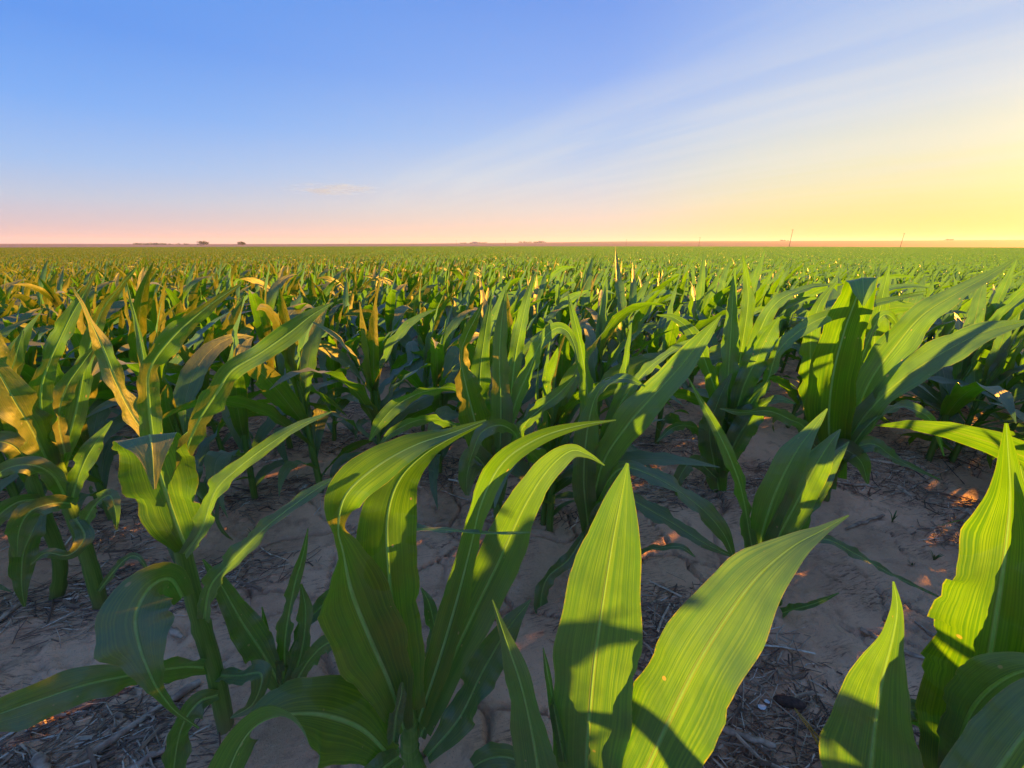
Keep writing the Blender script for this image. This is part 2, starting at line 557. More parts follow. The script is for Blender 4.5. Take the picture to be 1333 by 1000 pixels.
def near_height(x, y):
    """height of the crusted soil between the plants"""
    s = (x * rv[0] + y * rv[1] - ROW_0) / ROW_D
    ridge = 0.014 * np.cos(2 * np.pi * s)
    wx = x + 0.10 * fbm(x * 4, y * 4, 31, 3)
    wy = y + 0.10 * fbm(x * 4 + 9, y * 4, 37, 3)
    e1 = worley_edge(wx * 3.2, wy * 3.2, 51)
    e2 = worley_edge(wx * 8.5 + 4, wy * 8.5, 67)
    mask = smooth(fbm(x * 1.6 + 2, y * 1.6, 91, 3), -0.3, 0.05)
    mask2 = smooth(fbm(x * 2.3 + 12, y * 2.3, 97, 3), 0.05, 0.3)
    crack = -0.036 * (1 - smooth(e1, 0.0, 0.038)) * mask - 0.014 * (1 - smooth(e2, 0.0, 0.07)) * mask2
    lumps = 0.026 * fbm(x * 1.7, y * 1.7, 3, 2) + 0.006 * fbm(x * 11, y * 11, 13, 4)
    rough = 1 - mask * 0.75
    clod = np.maximum(0, fbm(x * 22, y * 22, 23, 3)) * 0.032 * rough
    return ridge + crack + lumps + clod


def soil_z(x, y):
    x, y = np.asarray(x, float), np.asarray(y, float)
    w = 1 - smooth(np.maximum(np.abs(x) / 7.0, np.abs(y - 3.0) / 5.0), 0.9, 1.0)
    return gh(x, y) + near_height(x, y) * w


def near_land():
    # columns and rows get finer towards the camera
    def axis(lo, hi, centre, fine):
        a = [centre]
        while a[-1] < hi:
            a.append(a[-1] + fine * (1 + 0.35 * abs(a[-1] - centre)))
        bl = [centre]
        while bl[-1] > lo:
            bl.append(bl[-1] - fine * (1 + 0.35 * abs(bl[-1] - centre)))
        return np.array(sorted(set(np.clip(a + bl, lo, hi))))
    xs, ys = axis(-7, 7, 0.0, 0.0080), axis(-2, 8, 0.7, 0.0080)
    x, y = np.meshgrid(xs, ys, indexing='ij')
    z = soil_z(x, y)
    rim = smooth(np.maximum(np.abs(x) / 7.0, np.abs(y - 3.0) / 5.0), 0.985, 1.0)
    z = z - 0.05 * rim
    V = np.stack([x, y, z], -1).reshape(-1, 3)
    n, k = x.shape
    i, j = np.meshgrid(np.arange(n - 1), np.arange(k - 1), indexing='ij')
    a = i * k + j
    Fc = np.stack([a, a + k, a + k + 1, a + 1], -1).reshape(-1, 4)
    return V, Fc


V, Fc = near_land()
print('near soil verts', len(V))
tag(link('soil', mesh_from('soil', V, Fc, M_SOIL)), kind='structure')

# ------------------------------------------------------------------ leaves and stems
def catmull(P, m):
    P = np.asarray(P, float)
    n = len(P)
    ext = np.vstack([2 * P[0] - P[1], P, 2 * P[-1] - P[-2]])
    tt = np.linspace(0, n - 1, m + 1)
    i = np.minimum(tt.astype(int), n - 2)
    t = (tt - i)[:, None]
    p0, p1, p2, p3 = ext[i], ext[i + 1], ext[i + 2], ext[i + 3]
    return 0.5 * (2 * p1 + (p2 - p0) * t + (2 * p0 - 5 * p1 + 4 * p2 - p3) * t * t + (3 * p1 - p0 - 3 * p2 + p3) * t ** 3)


def unit(v):
    return v / np.maximum(np.linalg.norm(v, axis=-1, keepdims=True), 1e-9)


def blade(P, S, W, nw, fold, rip, seed, gap=None):
    """a leaf blade: midrib P, side vectors S, widths W -> verts, quads, uv"""
    m = len(P)
    T = unit(np.gradient(P, axis=0))
    S = unit(S - (S * T).sum(1, keepdims=True) * T)
    N = np.cross(S, T)
    seg = np.r_[0, np.cumsum(np.linalg.norm(np.diff(P, axis=0), axis=1))]
    L = seg[-1]
    v = seg / L
    us = np.linspace(-1, 1, nw + 1)
    if gap is not None:                                    # leave room for a midrib of its own
        us = np.r_[us[:nw // 2], -1e-4, 1e-4, us[nw // 2 + 1:]]
        nw += 1
    rs = np.random.default_rng(seed)
    ph = rs.uniform(0, 6.28, 6)
    frq = rs.uniform(0.8, 1.25, 2) * (L / 0.11)
    env = smooth(v, 0.02, 0.25) * (1 - 0.55 * smooth(v, 0.5, 1))
    fo = fold * (0.6 + 0.9 * np.exp(-v * 4))
    out = np.empty((m, nw + 1, 3))
    half = W / 2
    for k, u in enumerate(us):
        s = 0 if u < 0 else 1
        wav = np.sin(v * frq[s] * 6.28 + ph[s]) + 0.55 * np.sin(v * frq[s] * 2.3 * 6.28 + ph[2 + s])
        a = abs(u)
        if gap is not None and a < 0.01:
            u = np.sign(u) * gap
            a = gap
        # the halves rise from the midrib and flatten towards the margin
        up = np.sin(fo) * (a - 0.28 * a * a) + rip * env * wav * a ** 2.2
        nick = np.maximum(0, vnoise(v * 26 + 50 * s + seed % 97, v * 0 + 3.3, 7) - 0.30) * 0.55 * (a > 0.9) * env
        wid = np.cos(fo * (1 - 0.3 * a)) * u * (1 + a * (0.05 * np.sin(v * frq[1 - s] * 4.0 + ph[4 + s]) + 0.06 * vnoise(v * 9 + 20 * s + seed % 89, v * 0 + 1.7, 3)) - nick)
        out[:, k] = P + S * (half * wid)[:, None] + N * (half * up)[:, None]
    V = out.reshape(-1, 3)
    U = np.stack(np.broadcast_arrays(((us + 1) / 2)[None, :], v[:, None]), -1).reshape(-1, 2)
    i, j = np.meshgrid(np.arange(m - 1), np.arange(nw), indexing='ij')
    if gap is not None:
        ok = j.ravel() != nw // 2
        i, j = i.ravel()[ok], j.ravel()[ok]
    a = i * (nw + 1) + j
    Fq = np.stack([a, a + 1, a + nw + 2, a + nw + 1], -1).reshape(-1, 4)
    return V, Fq, U


def tube(P, rad, ns=8, seed=0):
    P = np.asarray(P, float)
    m = len(P)
    T = unit(np.gradient(P, axis=0))
    A = unit(np.cross(T, np.array([0.3, 1.0, 0.1])))
    B = np.cross(T, A)
    th = np.linspace(0, 2 * np.pi, ns, endpoint=False)
    V = P[:, None] + (A[:, None] * np.cos(th)[None, :, None] + B[:, None] * np.sin(th)[None, :, None]) * np.asarray(rad)[:, None, None]
    U = np.stack(np.broadcast_arrays((th / 6.2832)[None], np.linspace(0, 1, m)[:, None]), -1).reshape(-1, 2)
    i, j = np.meshgrid(np.arange(m - 1), np.arange(ns), indexing='ij')
    a, b_ = i * ns + j, i * ns + (j + 1) % ns
    Fq = np.stack([a, b_, b_ + ns, a + ns], -1).reshape(-1, 4)
    return V.reshape(-1, 3), Fq, U


def stem_tube(P, r0, r1, seed, m=36, ns=10):
    """a stalk with swollen joints; P control points from the ground up"""
    C = catmull(P, m)
    v = np.linspace(0, 1, m + 1)
    rs = np.random.default_rng(seed)
    rad = r0 + (r1 - r0) * v
    q = (v * 5.5 + rs.uniform(0, 1)) % 1.0
    rad = rad * (1 + 0.16 * np.exp(-((q - 0.5) / 0.05) ** 2) - 0.08 * smooth(q, 0.5, 0.62) * (1 - smooth(q, 0.62, 0.95)))
    return tube(C, rad, ns)


RIB = {}


def hero_leaf(ctrl, fold=0.30, rip=0.30, seed=0, nl=44, nw=8, wide=0.66, twist=24, flip=False):
    """ctrl: rows (x, y, forward distance, width, roll) read off the photograph and set at their own distance in the field"""
    P, Wd, Ro = [], [], []
    for c in ctrl:
        p = at(c[0], c[1], c[2])
        P.append(p)
        Wd.append(c[3] * wide * depth_of(p) / F_PX)
        Ro.append(R(c[4]) if len(c) > 4 else R(15))
    C = catmull(P, nl)
    k = np.linspace(0, len(ctrl) - 1, nl + 1)
    W = np.interp(k, np.arange(len(ctrl)), Wd)
    W = np.convolve(np.r_[W[0], W, W[-1]], [0.25, 0.5, 0.25], 'valid')
    ro = np.interp(k, np.arange(len(ctrl)), Ro)
    rs_ = np.random.default_rng(seed + 5)
    vv_ = np.linspace(0, 1, nl + 1)
    ro = ro + R(twist) * smooth(vv_, 0.05, 0.3) * np.sin(6.28 * (vv_ * rs_.uniform(0.9, 1.6) + rs_.random()))
    T = unit(np.gradient(C, axis=0))
    Vw = unit(C - CAMP)
    S0 = unit(np.cross(Vw, T))
    for i in range(1, len(S0)):
        if (S0[i] * S0[i - 1]).sum() < 0:
            S0[i] = -S0[i]
    N0 = unit(-(Vw - (Vw * T).sum(1, keepdims=True) * T))
    S = np.cos(ro)[:, None] * S0 + np.sin(ro)[:, None] * N0
    for i in range(1, len(S)):
        if (S[i] * S[i - 1]).sum() < 0:
            S[i] = -S[i]
    for _ in range(3):
        S = unit(np.vstack([S[:1], (S[:-2] + 2 * S[1:-1] + S[2:]) / 4, S[-1:]]))
    v = np.linspace(0, 1, nl + 1)
    rw = np.minimum(0.0046 * (1 - v) ** 0.8 + 0.0007, W * 0.25)
    gap = rw / np.maximum(W, 1e-5)
    V, Fq, U = blade(C, S, W, nw, fold, rip, seed, gap)
    if flip:
        Fq = Fq[:, ::-1]
    # the midrib: a shallow channel joining the two halves, keeled on the underside
    Vg = V.reshape(nl + 1, -1, 3)
    h = Vg.shape[1] // 2
    A, B = Vg[:, h - 1], Vg[:, h]
    d = B - A
    Nn = np.cross(unit(d), T)
    A, B = A - d * 0.06, B + d * 0.06
    mid = [A + Nn * .0003, (A * .75 + B * .25) - Nn * rw[:, None] * .30, (A + B) / 2 - Nn * rw[:, None] * .42, (A * .25 + B * .75) - Nn * rw[:, None] * .30, B + Nn * .0003]
    Rv = np.stack(mid, 1).reshape(-1, 3)
    i, j = np.meshgrid(np.arange(nl), np.arange(4), indexing='ij')
    a = i * 5 + j
    RIB['mesh'] = (Rv, np.stack([a, a + 1, a + 6, a + 5], -1).reshape(-1, 4), np.stack([np.full(len(Rv), .5), np.repeat(v, 5)], 1))
    return V, Fq, U


def hero_plant(base, stem, leaves, label, seed, stem_r=(0.017, 0.012), group='young maize plants of the nearest rows'):
    bx, by = base
    root = bpy.data.objects.new('maize_plant', None)
    COL.objects.link(root)
    root.empty_display_size = 0.05
    o0 = np.array([bx, by, float(soil_z(bx, by))])
    root.location = o0
    tag(root, label, 'maize plant', group)
    pts = [o0 - np.array([0, 0, 0.03])] + [at(*s) for s in stem]
    V, Fq, U = stem_tube(pts, stem_r[0], stem_r[1], seed)
    link('stem', mesh_from('stem', V - o0, Fq, M_STEM, U), root)
    for i, lf in enumerate(leaves):
        kw = {}
        if isinstance(lf, dict):
            kw = {k: v for k, v in lf.items() if k != 'c'}
            lf = lf['c']
        V, Fq, U = hero_leaf(lf, seed=seed * 31 + i, **kw)
        lo = link('leaf', mesh_from('leaf', V - o0, Fq, M_LEAF, U), root)
        V, Fq, U = RIB['mesh']
        link('midrib', mesh_from('midrib', V - o0, Fq, M_RIB, U), lo)
    return root


# --- the nearest plants, one by one -----------------------------------------
hero_plant((-0.685, 0.63), [(281, 880, .63), (258, 800, .63), (240, 725, .63), (222, 650, .63), (205, 595, .64)], [
    {'c': [(243, 714, .62, 26, 20), (230, 680, .61, 76, 38), (213, 630, .59, 90, 40), (199, 585, .565, 84, 28), (195, 566, .545, 64, 5), (197, 578, .525, 50, -5), (199, 600, .515, 26, 0), (201, 637, .505, 3, 0)], 'rip': 0.18, 'fold': 0.2, 'wide': 0.92, 'twist': 8, 'flip': True},
    [(198, 575, .66, 26, -20), (172, 540, .66, 38, -35), (152, 500, .66, 34, -50), (138, 462, .66, 32, 15), (122, 428, .66, 22, -40), (108, 398, .66, 9, -40), (94, 374, .66, 2, 0)],
    {'c': [(203, 580, .68, 26, 30), (190, 490, .69, 17, 30), (180, 430, .7, 13, 30), (165, 368, .7, 2, 30)], 'fold': 0.9},
    [(201, 585, .63, 40, 30), (194, 525, .62, 36, 20), (194, 483, .61, 34, -45), (222, 442, .61, 40, -40), (265, 403, .62, 28, -30), (314, 369, .64, 3, -10)],
    [(228, 650, .61, 22, 0), (240, 595, .59, 34, -30), (256, 552, .57, 48, -50), (284, 508, .56, 48, -60), (302, 482, .56, 36, -30), (338, 460, .57, 36, 25), (378, 432, .58, 42, 10), (406, 410, .59, 22, 0), (434, 394, .6, 2, 0)],
    [(240, 722, .61, 22, 20), (262, 690, .60, 36, 40), (280, 640, .59, 42, 20), (308, 611, .60, 30, 40), (348, 580, .61, 24, 30), (388, 555, .63, 20, 20), (432, 536, .65, 2, 0)],
    {'c': [(266, 806, .62, 26, 30), (274, 765, .60, 44, 50), (298, 735, .59, 46, 45), (340, 692, .60, 40, 40), (385, 656, .63, 32, 40), (420, 632, .66, 18, 30), (446, 618, .68, 2, 0)], 'wide': 0.62, 'twist': 8},
    {'c': [(238, 778, .60, 24, 0), (222, 754, .57, 34, 0), (196, 764, .53, 58, 0), (177, 800, .49, 78, 0), (181, 838, .465, 72, -10), (193, 872, .45, 40, -10), (205, 897, .45, 15, 0), (228, 926, .46, 7, 0), (259, 948, .47, 2, 0)], 'fold': 0.22, 'wide': 0.95},
    [(276, 870, .63, 18, 0), (240, 868, .58, 46, 40), (175, 878, .51, 44, 60), (110, 892, .465, 66, 30), (40, 915, .43, 82, 20), (-45, 945, .40, 60, 10)],
    [(284, 905, .61, 16, 0), (258, 915, .58, 40, 30), (235, 950, .55, 60, 30), (225, 1010, .52, 40, 20), (222, 1060, .50, 6, 0)],
    [(280, 880, .63, 16, 0), (312, 880, .60, 38, 50), (340, 878, .585, 42, 40), (330, 915, .56, 30, 20), (300, 935, .55, 3, 0)],
], 'maize plant on a long bare stalk, its top leaf tip folded into a pale triangle', 1, (0.019, 0.012))

hero_plant((-0.505, 0.70), [(372, 915, .70), (371, 890, .70), (370, 865, .70)], [
    [(368, 900, .69, 24, 0), (345, 855, .68, 58, 20), (315, 810, .67, 52, 20), (290, 765, .67, 30, 20), (264, 728, .67, 3, 0)],
    {'c': [(370, 890, .70, 28, 0), (372, 830, .70, 36, 20), (383, 765, .70, 26, 30), (395, 720, .70, 13, 20), (401, 688, .70, 2, 0)], 'fold': 0.6},
    {'c': [(360, 880, .70, 14, 0), (348, 835, .71, 20, 10), (341, 790, .71, 2, 0)], 'fold': 0.6},
    [(374, 900, .69, 22, 0), (392, 850, .69, 36, 10), (398, 800, .70, 30, 20), (392, 760, .71, 3, 0)],
    [(376, 905, .68, 20, 0), (400, 862, .66, 36, -20), (425, 838, .64, 34, -20), (450, 835, .63, 22, 0), (470, 850, .62, 3, 0)],
    [(372, 910, .69, 18, 0), (395, 820, .72, 34, 30), (430, 780, .74, 34, 30), (470, 750, .76, 18, 20), (500, 735, .78, 2, 0)],
], 'low tuft of upright dark maize leaves beside the bare-stalked plant', 2, (0.014, 0.010))

hero_plant((-0.20, 0.55), [(535, 985, .55), (533, 950, .55), (531, 915, .55)], [
    {'c': [(526, 950, .53, 24, 0), (508, 892, .50, 66, 0), (482, 832, .48, 102, -5), (458, 772, .46, 100, -25), (446, 718, .45, 56, -68), (440, 688, .45, 26, -40), (450, 645, .45, 56, 35), (490, 608, .46, 66, 30), (540, 580, .48, 44, 25), (590, 563, .50, 18, 20), (633, 547, .52, 2, 0)], 'nl': 48, 'nw': 10, 'rip': 0.10, 'wide': 0.88, 'flip': True},
    {'c': [(534, 925, .54, 44, 0), (524, 860, .53, 66, 0), (511, 790, .525, 86, -5), (505, 725, .52, 92, -10), (505, 670, .52, 86, -20), (520, 625, .52, 66, -45), (552, 592, .525, 38, -50), (592, 568, .535, 16, -30), (628, 552, .55, 2, 0)], 'nl': 44, 'nw': 10, 'rip': 0.12, 'fold': 0.18, 'wide': 0.84, 'flip': True},
    {'c': [(545, 940, .55, 36, 0), (570, 865, .56, 54, 20), (594, 785, .57, 64, 30), (613, 712, .57, 64, 35), (628, 652, .57, 56, 25), (655, 602, .57, 46, 15), (700, 571, .58, 30, 15), (750, 555, .59, 15, 10), (802, 547, .60, 2, 0)], 'nl': 40, 'rip': 0.07, 'flip': True},
    {'c': [(552, 950, .57, 36, 0), (583, 872, .58, 62, 10), (616, 800, .59, 80, 20), (650, 730, .60, 92, 20), (680, 665, .60, 84, 15), (710, 616, .60, 58, 10), (741, 588, .595, 32, 5), (765, 592, .585, 13, 0), (787, 606, .58, 2, 0)], 'nl': 44, 'nw': 10, 'rip': 0.09},
    {'c': [(510, 735, .575, 18, 0), (524, 695, .565, 28, 40), (570, 690, .555, 26, 55), (630, 695, .545, 15, 50), (690, 693, .535, 2, 30)], 'fold': 0.5},
    {'c': [(508, 985, .50, 30, 0), (472, 950, .47, 80, -10), (425, 932, .44, 108, -10), (378, 930, .41, 112, -30), (344, 938, .385, 92, -75), (318, 962, .36, 86, -120), (296, 1010, .335, 90, -150), (278, 1085, .31, 40, -160)], 'nl': 44, 'nw': 10, 'rip': 0.08, 'fold': 0.15, 'wide': 0.9, 'flip': True},
    [(556, 985, .57, 26, 0), (598, 935, .60, 60, 10), (628, 875, .63, 72, 10), (660, 820, .655, 48, 10), (691, 781, .68, 3, 0)],
    {'c': [(512, 965, .50, 24, 0), (516, 930, .49, 30, -10), (522, 905, .49, 22, -20), (524, 888, .49, 6, 0)], 'fold': 0.6},
    [(520, 985, .51, 30, 0), (500, 1000, .46, 50, 0), (470, 1030, .42, 50, 0), (440, 1085, .38, 4, 0)],
    [(548, 960, .58, 20, 0), (562, 900, .62, 44, 30), (568, 840, .65, 44, 30), (560, 790, .67, 24, 10), (548, 765, .68, 3, 0)],
], 'large maize plant with a broad yellow-lit leaf twisting up and over to the right', 3, (0.021, 0.017))

hero_plant((0.105, 0.47), [(765, 1060, .46), (766, 1040, .46), (768, 1020, .46)], [
    {'c': [(764, 1040, .47, 70, 0), (764, 985, .465, 100, 0), (768, 925, .46, 112, 0), (774, 860, .455, 118, 0), (784, 790, .45, 112, 0), (795, 720, .452, 84, 0), (806, 660, .46, 50, 0), (817, 603, .47, 2, 0)], 'nl': 44, 'nw': 12, 'rip': 0.03, 'fold': 0.16, 'wide': 0.90, 'twist': 8},
    {'c': [(800, 1075, .43, 70, 10), (838, 1010, .42, 120, 10), (868, 945, .42, 132, 10), (905, 870, .43, 124, 10), (945, 805, .45, 112, 10), (985, 752, .47, 84, 10), (1030, 713, .49, 42, 10), (1070, 691, .505, 16, 10), (1105, 671, .52, 2, 0)], 'nl': 44, 'nw': 12, 'rip': 0.06, 'fold': 0.2, 'wide': 0.8, 'twist': 8},
    {'c': [(715, 1085, .43, 60, 20), (702, 1010, .425, 92, 20), (692, 950, .425, 86, 20), (678, 890, .43, 58, 20), (660, 838, .44, 28, 15), (641, 781, .45, 2, 0)], 'rip': 0.04},
    {'c': [(735, 990, .47, 22, 30), (722, 920, .465, 26, 30), (714, 880, .465, 16, 30), (707, 843, .47, 2, 20)], 'rip': 0.03, 'fold': 0.6},
    [(790, 1050, .49, 26, 0), (832, 985, .52, 70, 30), (862, 930, .54, 64, 40), (900, 915, .55, 40, 30), (925, 940, .55, 4, 0)],
    [(745, 1050, .47, 26, 0), (700, 1005, .52, 56, 20), (655, 985, .55, 56, 20), (615, 1000, .56, 30, 0), (590, 1040, .56, 4, 0)],
    [(775, 1000, .50, 30, 0), (800, 900, .53, 60, 40), (822, 850, .55, 40, 40), (835, 800, .56, 3, 20)],
], 'maize plant with one tall flat spear-shaped leaf standing upright in front of the camera', 4, (0.022, 0.018))

hero_plant((0.69, 0.37), [(1128, 1075, .39), (1128, 1060, .39), (1128, 1045, .39)], [
    {'c': [(1116, 1120, .40, 60, 0), (1128, 1050, .40, 104, 0), (1134, 995, .40, 116, 0), (1141, 935, .41, 96, 5), (1150, 880, .42, 58, 10), (1162, 832, .43, 26, 20), (1168, 792, .44, 13, 20), (1163, 757, .45, 2, 0)], 'rip': 0.09, 'nw': 10, 'wide': 0.9, 'twist': 8},
    [(1118, 1100, .39, 26, 0), (1075, 1080, .40, 56, 0), (1035, 1090, .41, 40, 0), (1010, 1120, .41, 4, 0)],
], 'blue-green shaded maize leaf with pale midrib rising from the bottom edge beside bare soil', 5, (0.019, 0.017))

hero_plant((0.925, 0.475), [(1243, 1030, .47), (1256, 980, .47), (1268, 930, .47)], [
    {'c': [(1238, 1040, .46, 50, 0), (1262, 955, .455, 112, 0), (1285, 870, .46, 126, 0), (1300, 780, .465, 116, 0), (1310, 705, .47, 92, 0), (1315, 640, .48, 40, 0), (1310, 551, .49, 2, 0)], 'nl': 44, 'nw': 10, 'rip': 0.2, 'wide': 0.9, 'flip': True},
    {'c': [(1290, 960, .49, 40, -20), (1325, 860, .49, 80, -20), (1345, 770, .485, 80, -20), (1342, 680, .485, 44, -20), (1328, 606, .49, 2, 0)], 'rip': 0.14},
    {'c': [(1238, 1010, .45, 40, 20), (1262, 930, .43, 84, 40), (1305, 885, .41, 84, 30), (1360, 870, .39, 60, 20), (1420, 880, .38, 6, 0)], 'rip': 0.16},
    [(1285, 935, .48, 40, 0), (1340, 800, .50, 76, 0), (1390, 690, .51, 50, 0), (1430, 600, .52, 3, 0)],
    [(1246, 1020, .48, 26, 0), (1215, 960, .50, 50, 30), (1190, 925, .51, 40, 30), (1165, 940, .51, 4, 0)],
], 'maize plant with a wavy-edged dark leaf ending in a thin glowing spike', 6, (0.020, 0.016))

hero_plant((0.80, 0.20), [(1300, 1260, .24), (1300, 1200, .27), (1300, 1160, .29)], [
    {'c': [(1238, 1130, .32, 50, 0), (1270, 1050, .325, 110, 0), (1312, 985, .335, 122, 0), (1360, 925, .35, 100, 0), (1430, 860, .37, 30, 0), (1480, 830, .38, 3, 0)], 'nw': 10, 'rip': 0.05},
], 'bright yellow-green sunlit maize leaf blade cut off by the lower frame corner', 7, (0.019, 0.017))

hero_plant((-1.31, 0.965), [(120, 745, .96), (106, 700, .96), (91, 660, .96), (80, 625, .96), (68, 580, .96)], [
    [(66, 590, .95, 24, 0), (55, 545, .94, 40, 20), (54, 505, .93, 36, 10), (64, 472, .92, 20, -40), (76, 445, .92, 36, 10), (92, 412, .92, 24, 10), (112, 378, .93, 10, 0), (126, 352, .94, 2, 0)],
    {'c': [(66, 610, .94, 30, -30), (44, 565, .91, 66, -30), (18, 520, .88, 62, -30), (-10, 470, .86, 24, -10), (-25, 440, .85, 3, 0)], 'fold': 0.35},
    [(84, 590, .95, 20, -40), (76, 545, .95, 32, -45), (86, 505, .95, 28, -40), (108, 472, .96, 16, 10), (138, 432, .97, 2, 0)],
    [(92, 655, .94, 20, 20), (106, 610, .93, 34, 30), (122, 580, .93, 30, 30), (146, 548, .94, 3, 0)],
    [(84, 645, .94, 22, 0), (68, 618, .90, 38, 20), (40, 605, .87, 36, 20), (5, 612, .85, 26, 0), (-30, 640, .84, 3, 0)],
    [(104, 692, .95, 18, 10), (122, 660, .93, 28, 30), (142, 645, .91, 24, 20), (150, 665, .90, 18, 0), (152, 690, .90, 3, 0)],
    [(92, 655, .93, 20, 0), (70, 655, .88, 34, 20), (40, 665, .85, 40, 0), (25, 690, .84, 36, 0), (22, 725, .84, 10, 0)],
    {'c': [(128, 770, .95, 8, 0), (150, 742, .93, 16, 30), (168, 725, .92, 14, 20), (183, 728, .91, 9, 0), (196, 752, .91, 2, 0)], 'rip': 0.3},
    [(98, 675, .94, 18, 0), (110, 700, .90, 28, 30), (90, 722, .87, 26, 20), (60, 720, .85, 16, 0), (40, 735, .84, 3, 0)],
    [(78, 610, .97, 22, 20), (98, 540, .98, 34, 20), (112, 470, .99, 28, 10), (130, 410, 1.0, 22, -30), (155, 375, 1.0, 16, -30), (178, 348, 1.01, 2, 0)],
], 'maize plant with exposed jointed stalk leaning at the edge of the bare lane', 8, (0.020, 0.014))

hero_plant((-1.50, 1.00), [(78, 730, 1.0), (55, 665, 1.0), (38, 615, 1.0), (25, 570, 1.0)], [
    [(30, 590, 1.0, 24, 0), (18, 540, .99, 40, -30), (12, 500, .98, 36, -40), (20, 465, .98, 20, -20), (30, 430, .99, 3, 0)],
    [(40, 625, 1.0, 20, 0), (28, 590, .96, 40, 10), (0, 575, .94, 40, 10), (-40, 590, .92, 10, 0)],
    [(52, 655, .99, 20, 0), (42, 690, .94, 36, 0), (30, 720, .92, 42, 0), (28, 760, .91, 24, 0), (32, 790, .91, 3, 0)],
    [(50, 650, .99, 20, 0), (20, 655, .95, 36, 20), (-10, 680, .93, 30, 0), (-30, 720, .92, 3, 0)],
    [(36, 610, 1.0, 24, 0), (50, 560, 1.02, 36, 20), (66, 520, 1.03, 30, 10), (95, 500, 1.04, 16, 0), (118, 510, 1.04, 2, 0)],
    [(26, 570, 1.0, 24, 0), (8, 500, 1.02, 38, -30), (-8, 440, 1.03, 22, -20), (-15, 395, 1.04, 3, 0)],
], 'maize plant with ragged drooping lower leaves over straw at the frame edge', 9, (0.019, 0.013))

hero_plant((-0.05, 1.21), [(649, 690, 1.21), (648, 650, 1.2), (647, 610, 1.2), (648, 580, 1.2)], [
    {'c': [(640, 645, 1.19, 22, -20), (630, 595, 1.17, 50, -35), (618, 548, 1.14, 62, -40), (606, 500, 1.12, 62, -45), (600, 464, 1.12, 52, -50), (607, 438, 1.13, 36, -40), (620, 412, 1.14, 14, -30), (628, 394, 1.15, 2, 0)], 'rip': 0.22, 'flip': True},
    {'c': [(648, 650, 1.2, 26, 0), (651, 590, 1.19, 46, 0), (652, 530, 1.18, 46, 0), (650, 480, 1.18, 42, -20), (651, 440, 1.18, 30, -40), (655, 402, 1.18, 15, -40), (659, 377, 1.18, 2, 0)], 'rip': 0.14},
    [(654, 580, 1.22, 20, 20), (664, 525, 1.22, 26, 20), (670, 470, 1.22, 28, 10), (678, 425, 1.22, 28, 5), (687, 385, 1.23, 15, 0), (695, 357, 1.24, 2, 0)],
    [(658, 575, 1.2, 14, 20), (672, 522, 1.18, 28, 20), (690, 480, 1.15, 36, 15), (703, 448, 1.13, 32, 25), (722, 428, 1.11, 24, 30), (738, 431, 1.1, 20, 10), (748, 450, 1.1, 13, 0), (753, 472, 1.1, 2, 0)],
    [(658, 610, 1.2, 14, 10), (680, 558, 1.17, 28, 20), (705, 531, 1.15, 32, 20), (730, 510, 1.13, 24, 15), (750, 488, 1.12, 3, 0)],
    [(640, 590, 1.2, 14, 0), (600, 512, 1.18, 22, 40), (560, 508, 1.15, 28, 40), (520, 525, 1.12, 30, 35), (495, 550, 1.1, 26, 20), (481, 574, 1.1, 3, 0)],
    [(655, 612, 1.13, 14, 0), (674, 574, 1.05, 22, 30), (655, 554, 1.0, 30, 30), (628, 562, .98, 30, 10), (615, 590, .97, 16, 0), (609, 608, .97, 2, 0)],
    [(645, 660, 1.19, 18, 0), (636, 618, 1.15, 40, 0), (618, 594, 1.11, 50, 0), (608, 618, 1.09, 42, 0), (608, 645, 1.08, 8, 0)],
    [(650, 620, 1.22, 14, 0), (610, 565, 1.25, 26, 30), (560, 545, 1.28, 28, 40), (515, 560, 1.3, 20, 30), (490, 585, 1.3, 2, 0)],
    [(646, 640, 1.24, 26, 0), (628, 560, 1.25, 44, -10), (625, 490, 1.25, 40, -30), (632, 430, 1.25, 20, -20), (640, 385, 1.26, 2, 0)],
], 'maize plant with a fan of broad upright leaves splashed with orange sunlight', 10, (0.018, 0.015))

